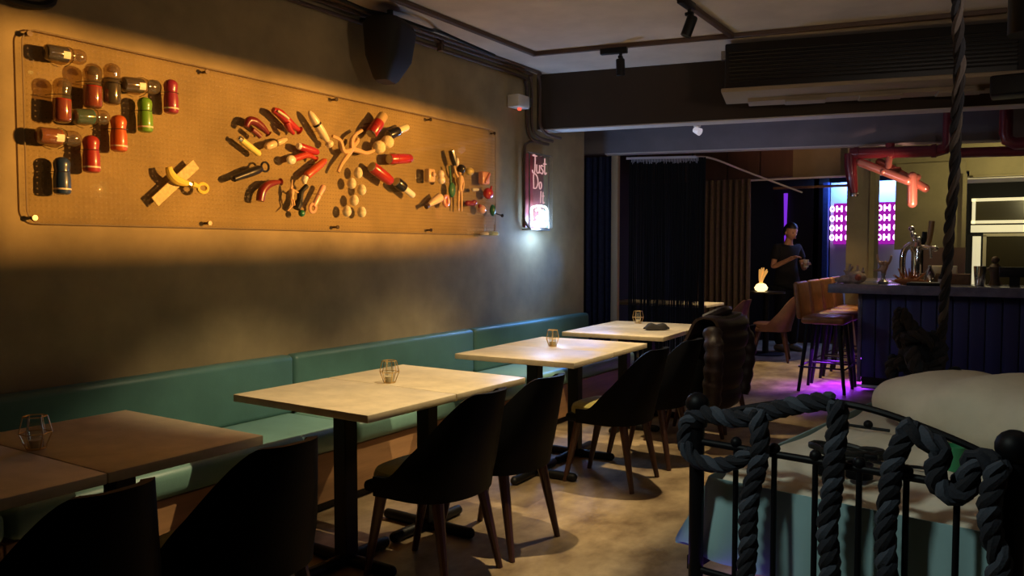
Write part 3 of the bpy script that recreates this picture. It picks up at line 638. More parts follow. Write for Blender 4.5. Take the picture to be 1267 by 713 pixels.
# ------------------------------------------------------------------ things on the ceiling and upper wall
tr = thing('lighting_track', 'dark brown lighting track running in a rectangle on the ceiling', 'track', (0, 0, 2.87))
TP = [(-3.20, .6), (-3.22, 5.30), (-1.80, 5.60), (-.2, 5.93)]
def strip(a, b, name, z=-.016, wd=.036, h=.03):
    a = Vector((*a, z)); b = Vector((*b, z)); d = b - a
    return MB().box(((a + b) / 2), (d.length + wd, wd, h), rot=(0, 0, math.atan2(d.y, d.x)), bev=.003, seg=1).build(name, 'conduit', tr)
strip(TP[0], TP[1], 'track_rail'); strip(TP[1], TP[2], 'track_rail'); strip(TP[2], TP[3], 'track_rail'); strip((-1.76, 1.0), TP[2], 'track_rail')

def make_spot():
    t = thing('track_spotlight', '', 'spotlight', (0, 0, 0), 0, 'black spotlights on the ceiling track')
    MB().box((0, 0, -.025), (.20, .045, .045), bev=.006).build('adapter', 'black', t)
    MB().cyl((.05, 0, -.04), (.05, 0, -.085), .012).box((.05, 0, -.075), (.03, .05, .02), bev=.004).build('yoke', 'black', t)
    h = MB().lathe([(0, .06), (.028, .058), (.032, .05), (.032, -.06), (.028, -.063), (.025, -.045), (0, -.035)], n=20).build('head', 'black', t, (.05, 0, -.145))
    MB().lathe([(0, -.038), (.024, -.041), (.024, -.043), (0, -.043)], n=16).build('lens', 'lens', h)
    return t
M['lens'] = glow('lamp_lens', (1, .85, .6), 3.0)
def aim(t, target):
    for c in t.children:
        if c.name.split('.')[0] == 'head':
            p = t.matrix_world @ Vector(c.location) if False else (Matrix.Translation(t.location) @ Euler(t.rotation_euler).to_matrix().to_4x4()) @ c.location
            d = Vector(target) - p; q = d.to_track_quat('-Z', 'Y'); c.rotation_euler = (Euler(t.rotation_euler).to_matrix().inverted() @ q.to_matrix()).to_euler()
    return p, d.normalized()
sp0 = make_spot()
for i, (x, y, rz, tg, e, ang, lb) in enumerate([
    (-2.62, 5.43, .21, (-2.62, 5.72, .75), 140, 62, 'black track spotlight hanging over the far tables in front of the beam'),
    (-1.76, 4.62, PI / 2, (-2.42, 4.42, .75), 200, 66, 'black track spotlight with lit rim, by the corner of the ceiling track'),
    (-1.76, 2.86, PI / 2, (-2.42, 2.88, .75), 200, 64, 'black track spotlight over the second pair of tables')]):
    o = sp0 if i == 0 else copy_tree(sp0)
    o.location = (x, y, 2.85); o.rotation_euler.z = rz; o['label'] = lb
    p, d = aim(o, tg)
    light('table_light', 'SPOT', p + d * .075, e, WARM, p + d * 2, size=.016, angle=ang, blend=.55)

cd = thing('conduit_run', 'brown conduits along the top of the left wall, bending down to the neon sign', 'pipe', (0, 0, 0))
for j, (xo, zo) in enumerate([(-3.595, 2.80), (-3.58, 2.845), (-3.53, 2.858)]):
    ye = 5.80 + .05 * j
    P = spline([(xo, .3, zo), (xo, 2.0, zo + .004), (xo, 3.3, zo), (xo, 4.4, zo), (xo, ye - .12, zo), (xo, ye - .03, zo - .03), (xo, ye, zo - .12), (xo, ye, 2.45), (xo + .01, ye + .02, 2.33 + .03 * j), (xo + .03, ye + .09, 2.29 + .03 * j), (xo + .03, ye + .3, 2.285 + .03 * j)], 6)
    MB().tube(P, .013, 8).build('conduit', 'conduit', cd)
P = spline([(-3.58, 5.98, 2.30), (-3.585, 5.80, 2.27), (-3.585, 5.745, 2.18), (-3.585, 5.735, 1.75), (-3.585, 5.74, 1.62), (-3.56, 5.80, 1.55)], 6)
MB().tube(P, .011, 8).build('conduit', 'conduit', cd)
for y in (1.5, 3.1, 4.6): MB().box((-3.575, y, 2.825), (.05, .03, .09), bev=.004, seg=1).build('clip', 'conduit', cd)
MB().tube(spline([(-3.50, 2.9, 2.865), (-3.45, 3.35, 2.845), (-3.38, 3.62, 2.80), (-3.42, 3.9, 2.835), (-3.36, 4.2, 2.81), (-3.45, 4.45, 2.86), (-3.52, 5.2, 2.862)], 8), .012, 8).build('cable', 'black', cd)
sk = thing('loudspeaker', 'black wedge shaped loudspeaker hung high on the left wall', 'speaker', (-3.40, 3.87, 2.61), .35)
mb = MB(); rings = []
for z, wx, wy, dx in ((.17, .11, .19, 0), (.13, .13, .20, 0), (-.05, .11, .18, -.01), (-.17, .06, .11, -.03), (-.19, .045, .085, -.035)):
    rings.append(mb.ring([(dx + wx * math.copysign(abs(math.cos(a)) ** .5, math.cos(a)), wy * math.copysign(abs(math.sin(a)) ** .5, math.sin(a)), z) for a in [2 * PI * k / 20 + .001 for k in range(20)]]))
for a, b in zip(rings, rings[1:]): mb.bridge(a, b)
mb.bm.faces.new(rings[0]); mb.bm.faces.new(rings[-1]); mb.build('cabinet', mat('speaker_black', (.002, .002, .002), .7), sk)
MB().cyl((0, 0, .16), (0, 0, .25), .02).cyl((0, 0, .20), (-.2, 0, .20), .014).build('bracket', 'black', sk)
MB().box((.118, .10, .115), (.01, .028, .012)).build('badge', 'white', sk)
rs = thing('ring_fitting', 'rounded black wall fitting at the top left corner of the picture', 'fitting', (-3.58, 1.78, 2.455))
MB().tube([(0, .12 * math.cos(2 * PI * k / 24), .05 * math.sin(2 * PI * k / 24)) for k in range(24)], .018, 8, closed=True).build('ring', 'black', rs)
MB().tube([(-.03, 0, .04), (-.02, .0, .15), (-.03, 0, .42)], .02, 8).build('arm', 'black', rs)
em = thing('emergency_box', 'small white box with a red light high on the wall by the beam', 'emergency light', (-3.56, 5.64, 2.575))
MB().box((0, -.03, 0), (.11, .17, .10), bev=.008).build('body', 'white', em); MB().box((.0, .10, .015), (.06, .06, .075), bev=.006).build('junction_box', 'steel', em)
MB().lathe([(0, -.02), (.014, -.016), (.016, 0), (0, .001)], n=12).build('red_lamp', 'red_light', em, (.01, -.03, -.052))

# ------------------------------------------------------------------ neon sign on the wall
ns = thing('neon_sign', 'tall neon wall sign with script lettering over a bright white-blue bottom', 'sign', (-3.57, 5.925, 1.87))
MB().box((-.035, 0, 0), (.02, .30, .62), bev=.004).build('backboard', mat('maroon_backboard', (.30, .06, .07), .4), ns)
fm = MB()
for y in (-.16, .16): fm.cyl((.02, y, -.31), (.02, y, .31), .006, n=8)
fm.cyl((.02, -.18, .31), (.02, .19, .31), .006, n=8); fm.build('rod_frame', 'steel', ns)
MB().box((.055, 0, 0), (.005, .32, .62)).build('front_pane', 'glass', ns)
NP = glow('pink_tube', (1, .50, .52), .9); NW = glow('white_blue_tube', (.62, .82, 1), 9)
def stroke(pts, y, z, s, nm='letter', m=None, r=.0055):
    MB().tube(spline([(.025, y + a * s, z + b * s) for a, b in pts], 6), r, 6).build(nm, m or NP, ns)
GLY = dict(J=[(.0, .15), (.05, .0), (.2, .0), (.28, .2), (.3, 1), (.05, 1), (.5, 1)], u=[(0, .5), (.0, .1), (.15, 0), (.3, .15), (.32, .5), (.33, 0)], s=[(.3, .45), (.1, .5), (.05, .35), (.28, .18), (.2, .0), (0, .05)],
           t=[(.15, .95), (.13, .1), (.25, 0), (.35, .1)], bar=[(0, .6), (.35, .62)], D=[(.1, .0), (.1, 1), (.55, .9), (.7, .45), (.45, .02), (.05, .0)], o=[(.2, .5), (.02, .35), (.1, .02), (.3, .05), (.36, .35), (.2, .5)], I=[(.2, 1), (.12, .0)])
def word(chars, y, z, s):
    for ch, dx in chars:
        stroke(GLY[ch], y + dx * s, z, s)
        if ch == 't': stroke(GLY['bar'], y + dx * s - .02 * s, z, s)
word([('J', 0), ('u', .5), ('s', .95), ('t', 1.3)], -.12, .15, .14)
word([('D', 0), ('o', .85)], -.11, .02, .115)
word([('I', .2), ('t', .6)], -.02, -.10, .10)
stroke([(-.12, .0), (-.12, .10), (.10, .11), (.12, .0)], 0, -.245, 1, 'tube', NW, .010)
stroke([(-.06, .06), (.0, .07), (.0, .02), (-.05, .0), (.01, -.01)], 0, -.225, 1, 'tube', NW, .010)
stroke([(.05, .07), (.05, .0), (.09, .0), (.09, .06)], 0, -.225, 1, 'tube', NW, .010)
stroke([(-.13, 0), (-.06, -.03), (.0, .0), (.07, -.03), (.13, .0)], 0, -.262, 1, 'tube', NW, .012)
light('neon_glow', 'POINT', (-3.47, 5.925, 1.57), 20, (.30, .52, 1), size=.06)
MB().box((-.01, 0, -.325), (.09, .32, .015), bev=.004).build('bottom_tray', 'steel', ns)

# ------------------------------------------------------------------ air conditioner, spot lamp on the beam, pendant, projector box
ac = thing('air_conditioner', 'dark ceiling air conditioner with pale underside in front of the beam', 'air conditioner', (-1.90, 5.76, 0), math.radians(14))
MB().box((1.45, .20, 2.68), (2.9, .42, .33), bev=.01).build('casing', mat('ac_dark', (.008, .006, .005), .5), ac)
for k in range(9): MB().box((1.45, -.02, 2.57 + .026 * k), (2.84, .012, .008), rot=(.5, 0, 0)).build('louvre', mat('ac_louvre', (.014, .011, .009), .5) if 'ac_louvre' not in bpy.data.materials else bpy.data.materials['ac_louvre'], ac)
MB().box((1.45, .18, 2.505), (2.94, .50, .03), bev=.006).box((1.4, .32, 2.480), (2.5, .2, .03)).build('bottom_panel', mat('ac_cream', (.30, .24, .16), .6), ac)
for k in range(4): MB().box((.55 + k * .5, .28, 2.458), (.28, .16, .02), bev=.004, seg=1).build('outlet_flap', bpy.data.materials['ac_cream'], ac)
MB().box((-.01, -.01, 2.76), (.03, .05, .06)).build('mounting_bracket', 'steel', ac)
bl_ = thing('beam_lamp', 'small white spot lamp under the beam above the black curtain', 'spotlight', (-2.38, 6.52, 2.405))
MB().lathe([(0, 0), (.03, 0), (.03, -.012), (0, -.012)], n=14).cyl((0, 0, -.01), (0, 0, -.035), .008).build('base', 'white', bl_)
MB().tube([(-.025, 0, -.035), (.0, -.005, -.045), (.03, -.012, -.06)], [.022, .028, .032], 14).build('head', mat('lamp_white', (.85, .85, .85), .3, emit=(.9, .85, 1), es=.35), bl_)
pd = thing('pendant_lamp', 'black cylinder pendant lamp at the upper right with a bright rim', 'lamp', (-.03, 3.0, 2.045))
MB().lathe([(.058, 0), (.060, .0), (.060, .20), (.05, .215), (0, .22), (0, .05), (.052, .04)], n=24).build('shade', 'black', pd)
MB().cyl((0, 0, .2), (0, 0, .82), .006).build('stem', 'black', pd)
MB().lathe([(.0, .018), (.05, .004), (.057, .0), (.05, .012), (0, .03)], n=24).build('reflector', mat('reflector', (.8, .8, .8), .25, 1, emit=(1, .95, .85), es=.45), pd)
pb = thing('small_speaker', 'black speaker box under the beam at the right edge', 'speaker', (-.10, 6.2, 2.36))
MB().box((0, 0, .07), (.34, .22, .13), bev=.015, seg=3).build('body', 'black', pb); MB().box((0, .0, .32), (.04, .04, .4)).build('mount', 'black', pb)

# ------------------------------------------------------------------ curtains
def curtain(name, label, x0, x1, y, z0, z1, m, waves, amp, grp=None):
    def f(u, v):
        ph = u * waves * 2 * PI; return Vector((x0 + (x1 - x0) * u + .01 * math.sin(ph * 2 + 3 * v), y + amp * math.sin(ph) * (.7 + .3 * (1 - v)) + .01 * math.sin(ph * .5 + 2), z0 + (z1 - z0) * v)), Vector((0, -1, 0))
    o = MB().solid(f, waves * 10 + 1, 7, .012).build(name, m); return tag(o, label, 'curtain', grp)
curtain('curtain', 'navy blue pleated curtain at the end of the left wall', -4.12, -3.74, 7.82, .02, 2.36, 'navy', 5, .035)
curtain('curtain', 'taupe pleated curtain left of the passage with the person', -3.78, -3.06, 10.35, .02, 2.27, 'tan', 9, .045)
sc = thing('string_curtain', 'black string curtain hanging from the pale rail in front of a far table', 'curtain', (0, 0, 0))
mb = MB()
for L in range(2):
    for k in range(62):
        x = -3.63 + .0118 * k + random.uniform(-.003, .003); y = 7.92 + .13 * 0 + (x + 3.63) * .40 + L * .02; zb = .05 + random.uniform(0, .05)
        mb.tube([(x, y, 2.335), (x + random.uniform(-.004, .004), y, 1.2), (x + random.uniform(-.006, .006), y, zb)], .0044, 4)
for k in range(40):
    y = 8.20 + .013 * k; x = -2.90 - .02 * k * .3
    mb.tube([(x, y, 2.335), (x + random.uniform(-.004, .004), y, 1.2), (x, y, .06)], .0044, 4)
tag(mb.build('strings', 'string', sc), kind='stuff')
MB().tube([(-3.66, 7.90, 2.338), (-2.99, 8.165, 2.338)], .014, 8).build('rail', 'rail', sc)
for x, y in ((-3.62, 7.916), (-3.02, 8.153)): MB().cyl((x, y, 2.338), (x, y, 2.87), .008, n=8).build('hanger_rod', 'black', sc)
mb = MB()
for k in range(60):
    x = -3.60 + .0108 * k; y = 7.905 + (x + 3.63) * .40; mb.cyl((x, y - .01, 2.335), (x, y - .014, 2.30 - random.random() * .03), .003, .002, n=4)
tag(mb.build('fringe', 'rail', sc), kind='stuff')
cab = MB().tube(spline([(-2.99, 8.165, 2.338), (-2.92, 8.5, 2.345), (-2.78, 9.2, 2.26), (-2.62, 9.9, 2.17), (-2.44, 10.4, 2.08)], 8), .011, 8).build('slack_cable', 'rail'); tag(cab, 'pale cable sloping from the rail corner down toward the passage', 'cable')
# table behind the strings
bt = thing('back_table', 'table half hidden behind the black string curtain', 'table', (-3.72, 9.15, 0))
MB().box((0, 0, .725), (1.25, .62, .03), bev=.004).build('tabletop', 'top', bt)
for dx in (-.4, .4): MB().cyl((dx, 0, .02), (dx, 0, .715), .035).build('column', 'black', bt); MB().lathe([(0, 0), (.22, 0), (.22, .012), (0, .02)], n=20).build('base', 'black', bt, (dx, 0, 0))
st = thing('side_table', 'small dark table with a glowing glass beside the standing person', 'table', (-2.93, 10.66, 0))
MB().lathe([(0, .80), (.24, .80), (.24, .825), (0, .825)], n=28).build('tabletop', mat('dark_tabletop', (.05, .04, .03), .3), st)
MB().cyl((0, 0, .02), (0, 0, .80), .04).build('column', 'black', st); MB().lathe([(0, 0), (.24, 0), (.24, .012), (0, .02)], n=20).build('base', 'black', st)
fg = thing('flower_glass', 'round glass lamp with dried stems glowing on the small table', 'lamp', (-2.98, 10.60, .8255))
MB().lathe([(.04, 0), (.075, .02), (.085, .05), (.06, .09), (.035, .105), (.033, .102), (.055, .088), (.07, .05), (.06, .02), (0, .008)], n=18).build('glass_bowl', mat('lit_bowl', (.9, .8, .6), .3, emit=(1, .72, .30), es=2.2), fg)
for k in range(7):
    a = k * .9; MB().tube(spline([(0, 0, .06), (.02 * math.cos(a), .02 * math.sin(a), .16), (.05 * math.cos(a) + .03, .05 * math.sin(a), .27 + .02 * (k % 3))], 5), [.010, .010, .011, .011, .012, .012, .012, .012, .012, .012, .006], 6).build('stem', mat('glowing_stem', (.8, .45, .15), .5, emit=(1, .5, .12), es=.5) if 'glowing_stem' not in bpy.data.materials else bpy.data.materials['glowing_stem'], fg)  # weak emission in the stems imitates warm light on the twigs
ps = MB().tube([(-3.115, 12.30, 1.35), (-3.115, 12.30, 1.7), (-3.115, 12.30, 2.2)], [.006, .018, .03], 8).build('purple_light_streak', glow('violet_graze', (.22, .03, .75), .9)); tag(ps, 'vertical violet streak of grazing light in the dark passage', 'light')  # glowing taper drawn for violet light grazing down the passage
struct('wall_passage', MB().box((-3.4, 12.35, 1.2), (1.5, .06, 2.4)).box((-2.62, 12.35, 1.2), (.2, .06, 2.4)), 'dark')
# ------------------------------------------------------------------ person
def skinned(name, verts, edges, radii, m, parent=None, root=0, sub=2):
    me = bpy.data.meshes.new(name); me.from_pydata([tuple(v) for v in verts], edges, []); o = bpy.data.objects.new(name, me); COL.objects.link(o)
    md = o.modifiers.new('s', 'SKIN'); 
    for i, r in enumerate(radii):
        sv = me.skin_vertices[0].data[i]; sv.radius = (r, r) if not isinstance(r, tuple) else r; sv.use_root = (i == root)
    ss = o.modifiers.new('d', 'SUBSURF'); ss.levels = sub; ss.render_levels = sub
    dg = bpy.context.evaluated_depsgraph_get(); dg.update(); nm = bpy.data.meshes.new_from_object(o.evaluated_get(dg)); bpy.data.objects.remove(o)
    nm.materials.clear(); nm.materials.append(M[m] if isinstance(m, str) else m)
    for p in nm.polygons: p.use_smooth = True
    nm.name = name; q = bpy.data.objects.new(name, nm); COL.objects.link(q)
    if parent: q.parent = parent
    return q
pe = thing('person', 'person in black shirt and trousers standing in the passage, looking down with one arm bent', 'person', (-2.80, 11.18, 0))
V = []; E_ = []; R_ = []
def jt(p, r, par=None):
    V.append(Vector(p)); R_.append(r)
    if par is not None: E_.append((par, len(V) - 1))
    return len(V) - 1
pel = jt((0, 0, .93), (.10, .07)); sp = jt((0, 0, 1.10), (.10, .07), pel); chs_ = jt((.0, -.0, 1.30), (.12, .075), sp); nb = jt((.01, -.01, 1.43), .06, chs_); nk = jt((.03, -.03, 1.50), .05, nb); hd = jt((.045, -.045, 1.55), .05, nk)
f = Vector((.80, -.60, 0)); l = Vector((.60, .80, 0))      # facing, her left
def arm(side, el, wr):
    s = jt(l * (.17 * side) + Vector((0, 0, 1.385)), .042, chs_); e = jt(el, .040, s); w_ = jt(wr, .027, e); return s, e, w_
rs_, re, rw = arm(-1, (-.145, -.17, 1.13), (.10, -.30, 1.24)); ls_, le, lw = arm(1, (.20, .12, 1.11), (.25, -.14, 1.19))
def hand(wi, d, up):
    d = Vector(d).normalized(); up = Vector(up).normalized(); sd = d.cross(up); b = V[wi]
    pm = jt(b + d * .06, (.034, .022), wi)
    for k in range(4):
        o = (k - 1.5) * .019; ln = (.072, .082, .076, .058)[k]
        a = jt(b + d * .098 + sd * o, .0095, pm); c = jt(b + d * (.098 + ln * .5) + sd * o * 1.1 - up * .012, .0088, a); jt(b + d * (.098 + ln * .85) + sd * o * 1.1 - up * .040, .0075, c)
    a = jt(b + d * .045 + sd * .036, .012, pm); jt(b + d * .085 + sd * .052 - up * .015, .009, a)
hand(rw, (.85, -.2, .35), (-.2, .3, .9)); hand(lw, (.5, -.8, .1), (-.2, .1, 1))
for s in (-1, 1):
    h = jt(l * (.085 * s) + Vector((0, 0, .86)), .055, pel); kn = jt(l * (.10 * s) + f * (.03 if s > 0 else .0) + Vector((0, 0, .48)), .058, h); an = jt(l * (.11 * s) + f * (.0) + Vector((0, 0, .08)), .038, kn); jt(l * (.12 * s) + f * .14 + Vector((0, 0, .04)), .032, an)
body = skinned('body', V, E_, R_, 'skin', pe)
# head with face, joined to the body
hb = MB(); hc = Vector((.055, -.05, 1.605)); yawh = math.atan2(-.60, .80)
Rm = Matrix.Translation(hc) @ Matrix.Rotation(yawh, 4, 'Z') @ Matrix.Rotation(.25, 4, 'Y')
def head(u, v):
    th = 2 * PI * u; ph = PI * v; x = math.sin(ph) * math.cos(th); y = math.sin(ph) * math.sin(th); z = -math.cos(ph)
    px, py, pz = .093 * x, .074 * y, .118 * z
    if z < -.1: k = (z + .1); py *= 1 + .42 * k; px *= 1 + (.12 * k if x > 0 else .55 * k)
    if x > 0:
        nose = math.exp(-((y / .17) ** 2) - ((z + .16) / .2) ** 2); px += .022 * nose
        for sy in (-1, 1): px -= .010 * math.exp(-(((y - .42 * sy) / .2) ** 2) - ((z - .05) / .13) ** 2)
        px += .006 * math.exp(-((y / .3) ** 2) - ((z + .5) / .07) ** 2) + .008 * math.exp(-((y / .3) ** 2) - ((z + .8) / .15) ** 2)
    return Rm @ Vector((px, py, pz))
hb.grid(head, 36, 24, True)
for sy in (-1, 1): hb.ball(Rm @ Vector((-.005, .074 * sy, -.005)), (.018, .009, .030))
hm = hb.build('head_tmp', 'skin')
bmx = bmesh.new(); bmx.from_mesh(body.data); bmx.from_mesh(hm.data); bmx.to_mesh(body.data); bmx.free(); bpy.data.objects.remove(hm)
for sy in (-1, 1): MB().ball(Rm @ Vector((.083, .030 * sy, .006)), (.008, .012, .007), n=10, m=6).build('eye', mat('eye_dark', (.03, .02, .02), .2), pe)
MB().capsule(Rm @ Vector((.092, -.022, -.062)), Rm @ Vector((.092, .022, -.062)), .006, 8, 2).build('mouth', mat('lip', (.35, .10, .08), .5), pe)
def hairf(u, v):
    th = 2 * PI * u; ph = PI * (.34 + .66 * v) ; x = math.sin(ph) * math.cos(th); y = math.sin(ph) * math.sin(th); z = -math.cos(ph)
    if x > .1 and z < .62: z = .62 - (.62 - z) * .15; q = math.sqrt(max(0, 1 - z * z)); n_ = math.hypot(x, y); x, y = x / n_ * q, y / n_ * q
    k = 1 + .02 * math.sin(23 * th)
    return Rm @ Vector((.106 * x * k - .008, .089 * y * k, .128 * z + .006))
MB().grid(hairf, 48, 16, True).build('hair', 'hair', pe)
# clothing
V2 = [V[pel] - Vector((0, 0, .14)), V[pel] + Vector((0, 0, .06)), V[sp], V[chs_], V[nb] - Vector((0, 0, .02)), V[rs_], V[rs_].lerp(V[re], .62), V[ls_], V[ls_].lerp(V[le], .62)]
skinned('shirt', V2, [(0, 1), (1, 2), (2, 3), (3, 4), (3, 5), (5, 6), (3, 7), (7, 8)], [(.20, .165), (.185, .145), (.15, .11), (.172, .122), (.075, .07), .082, .066, .082, .066], 'cloth', pe)
tv = [V[pel]]; te = []; trd = [(.165, .125)]
for s in (-1, 1):
    b = len(tv); tv += [l * (.085 * s) + Vector((0, 0, .84)), l * (.10 * s) + f * (.03 if s > 0 else 0) + Vector((0, 0, .48)), l * (.11 * s) + Vector((0, 0, .07))]; trd += [.112, .082, .066]; te += [(0, b), (b, b + 1), (b + 1, b + 2)]
skinned('trousers', tv, te, trd, 'cloth', pe)
for s in (-1, 1):
    a = l * (.115 * s); MB().tube([a - f * .05 + Vector((0, 0, .045)), a + f * .04 + Vector((0, 0, .05)), a + f * .15 + Vector((0, 0, .038)), a + f * .20 + Vector((0, 0, .03))], [.045, .05, .042, .022], 12).build('shoe', mat('shoe_grey', (.25, .22, .18), .5) if 'shoe_grey' not in bpy.data.materials else bpy.data.materials['shoe_grey'], pe)
gp = MB().lathe([(0, 0), (.030, 0), (.036, .10), (.034, .10), (.028, .006), (0, .006)], n=16).build('held_glass', mat('frosted_glass', (.7, .65, .62), .3), None, (-2.50, 10.945, 1.14)); tag(gp, 'small pale glass held by the person in black', 'glass')

# ------------------------------------------------------------------ bar
bar = thing('bar_counter', 'bar counter with grey stone top and navy grooved front', 'bar', (0, 0, 0))
MB().box((.35, 8.52, 1.0), (4.02, .70, .085), bev=.006).box((-1.36, 9.50, 1.0), (.60, 1.26, .085), bev=.006).build('countertop', 'slab', bar)
k = 0; x = -1.40
MB().box((.42, 8.53, .54), (3.62, .10, .84)).box((-1.36, 9.3, .54), (.06, 1.5, .84)).build('carcass', mat('blue_carcass', (.06, .075, .17), .5), bar)
while x < 1.9:
    MB().box((x + .062, 8.462, .545), (.121, .022, .83), bev=.006, seg=2).build('plank', 'plank', bar); x += .131; k += 1
MB().box((-1.415, 8.455, .53), (.035, .03, .90), bev=.004).build('corner_post', 'slab', bar)
MB().box((.42, 8.49, .10), (3.62, .05, .16)).build('kick_board', 'black', bar)
MB().box((.42, 8.44, .045), (3.70, .02, .022)).build('kick_trim', 'rail', bar)
MB().box((-1.41, 9.2, .31), (.03, 1.5, .012)).build('led_strip', glow('violet_led', (.30, .04, 1), 6), bar)
def make_stool():
    t = thing('bar_stool', '', 'stool', (0, 0, 0), 0, 'brown leather stools along the bar')
    def sf(u, v):
        return Vector((-.19 + .40 * u, -.205 + .41 * v, .70 + .012 * math.cos((v - .5) * 5) + .015 * (2 * v - 1) ** 4)), Vector((0, 0, 1))
    MB().box((.01, 0, .695), (.40, .42, .075), bev=.03, seg=3).build('seat', 'brown_leather', t)
    MB().box((-.222, 0, .88), (.055, .43, .36), rot=(0, -.12, 0), bev=.027, seg=4).build('back_pad', 'brown_leather', t)
    for k in range(2): MB().tube([(-.182, -.07 + .14 * k, .76), (-.216, -.07 + .14 * k, 1.02)], .003, 6).build('stitched_seam', 'dark_leather', t)
    for sx, sy in ((-1, -1), (-1, 1), (1, -1), (1, 1)):
        MB().tube([(sx * .14 + .01, sy * .15, .66), (sx * .21 + .01, sy * .20, 0)], [.022, .016], 8).build('leg', 'black', t)
    q = [(-.20, -.19, .24), (.22, -.19, .24), (.22, .19, .24), (-.20, .19, .24)]
    mb = MB()
    for a, b in zip(q, q[1:] + q[:1]): mb.cyl(a, b, .009, n=8)
    mb.build('foot_ring', 'black', t); return t
s0 = make_stool()
for i, y in enumerate((8.25, 8.80, 9.35, 9.90)):
    o = s0 if i == 0 else copy_tree(s0)
    o.location = (-1.69, y, 0); o['label'] = ['brown leather bar stool nearest the camera, first of the row along the bar', 'second brown bar stool of the row counted from the camera', 'third brown bar stool of the row counted from the camera', 'last brown bar stool of the row, brightly lit beside the column'][i]

# things on the bar
ZB = 1.043
hs = thing('hand_sculpture', 'bronze hand sculpture with index and little finger raised on the bar', 'sculpture', (-1.22, 8.5, ZB))
BR = mat('bronze', (.50, .32, .20), .4, .5)
MB().lathe([(0, 0), (.045, 0), (.05, .02), (.02, .04), (.016, .075), (.03, .10)], n=14).build('base', 'steel', hs)
V3 = []; E3 = []; R3 = []
def j3(p, r, par=None):
    V3.append(Vector(p)); R3.append(r)
    if par is not None: E3.append((par, len(V3) - 1))
    return len(V3) - 1
w0 = j3((0, 0, .09), .022); pm = j3((.005, 0, .15), (.042, .026), w0); pt = j3((.005, 0, .185), (.044, .024), pm)
for x, pts in ((-.045, [(-.045, 0, .21), (-.055, 0, .25), (-.06, 0, .285)]), (.05, [(.05, 0, .205), (.062, 0, .24), (.066, 0, .275)]), (-.013, [(-.013, -.01, .205), (-.013, -.04, .215), (-.012, -.045, .18)]), (.02, [(.02, -.01, .205), (.02, -.04, .212), (.02, -.045, .178)])):
    p = pt
    for q in pts: p = j3(q, .0115, p)
p = j3((-.045, -.015, .13), .013, pm); p = j3((-.07, -.03, .125), .011, p); j3((-.085, -.035, .14), .009, p)
skinned('hand', V3, E3, R3, BR, hs)
cr = thing('driftwood_ornament', 'pale branching driftwood and shell ornament at the bar corner', 'ornament', (-1.48, 8.45, ZB))
DW = mat('driftwood', (.42, .30, .22), .8, var=.3, scale=20, bump=.3)
MB().ball((.03, 0, .06), (.09, .08, .062)).ball((-.06, .0, .04), (.08, .06, .042)).ball((-.13, .02, .03), (.05, .05, .03)).build('shell', DW, cr)
for pts in ([(-.02, 0, .07), (-.04, 0, .12), (-.03, 0, .19)], [(-.02, 0, .07), (-.07, 0, .11), (-.09, .0, .125)], [(.03, 0, .1), (.04, 0, .14), (.035, 0, .18)], [(.07, 0, .09), (.09, -.01, .12), (.085, 0, .15)], [(-.04, 0, .12), (-.02, 0, .15), (0, 0, .165)]):
    MB().tube(spline(pts, 5), [.016] * 6 + [.011] * 5, 7).build('branch', DW, cr)
MB().ball((.05, -.05, .06), (.035, .04, .035)).build('red_spot', mat('dull_red', (.40, .10, .05), .6), cr)
bt_ = thing('beer_tap', 'chrome beer tap tower with a tall wooden handle on the bar', 'beer tap', (-.95, 8.62, ZB))
MB().lathe([(0, 0), (.075, 0), (.08, .02), (.05, .04), (.045, .06), (.045, .30), (.055, .33), (.06, .36), (.04, .40), (0, .41)], n=20).build('tower', 'chrome', bt_)
MB().tube(spline([(-.11, 0, .0), (-.12, 0, .22), (-.10, 0, .33), (-.04, 0, .38), (.04, 0, .38)], 6), .028, 12).build('arm', 'chrome', bt_)
MB().ball((-.02, 0, .46), .03).cyl((-.02, 0, .40), (-.02, 0, .45), .014).ball((.02, 0, .43), .026).ball((-.045, 0, .53), .028).cyl((-.03, 0, .45), (-.045, 0, .52), .016).build('knob', 'chrome', bt_)
MB().cyl((.03, 0, .36), (.15, -.02, .345), .022).ball((.16, -.02, .34), .03).cyl((.12, -.03, .35), (.13, -.05, .25), .012).cyl((.02, 0, .35), (.02, -.07, .33), .018).cyl((.02, -.07, .34), (.02, -.075, .22), .016).build('spout', 'chrome', bt_)
MB().tube([(.10, 0, .36), (.105, 0, .40), (.12, 0, .52), (.125, 0, .60)], [.012, .022, .026, .026], 12).build('handle', mat('tap_wood', (.42, .24, .08), .4), bt_)
MB().tube([(.055, .02, .38), (.06, .02, .42), (.065, .02, .50)], [.012, .025, .022], 12).build('black_handle', 'black', bt_)
MB().lathe([(.035, .0), (.055, .01), (.05, .10), (.02, .15), (.015, .18), (0, .185)], n=16).build('drip_cup', 'chrome', bt_, (.12, -.02, 0))
dg_ = thing('dried_grass_bundle', 'rust coloured spiky dried plant lying in front of the beer tap', 'plant', (-.98, 8.38, ZB))
for k in range(34):
    a = random.uniform(-.2, PI + .2); L = random.uniform(.08, .17); y = random.uniform(-.04, .04)
    o = MB().tube([(.0 + .06 * math.cos(a), y, .02 + .02 * math.sin(a)), (L * math.cos(a), y + random.uniform(-.03, .03), .03 + abs(math.sin(a)) * L * .9)], [.012, .003], 5)
    o.build('leaf', mat('rust_leaf', (.36, .11, .02), .7) if 'rust_leaf' not in bpy.data.materials else bpy.data.materials['rust_leaf'], dg_)
MB().ball((0, 0, .035), (.13, .06, .035)).build('core', bpy.data.materials['rust_leaf'], dg_)
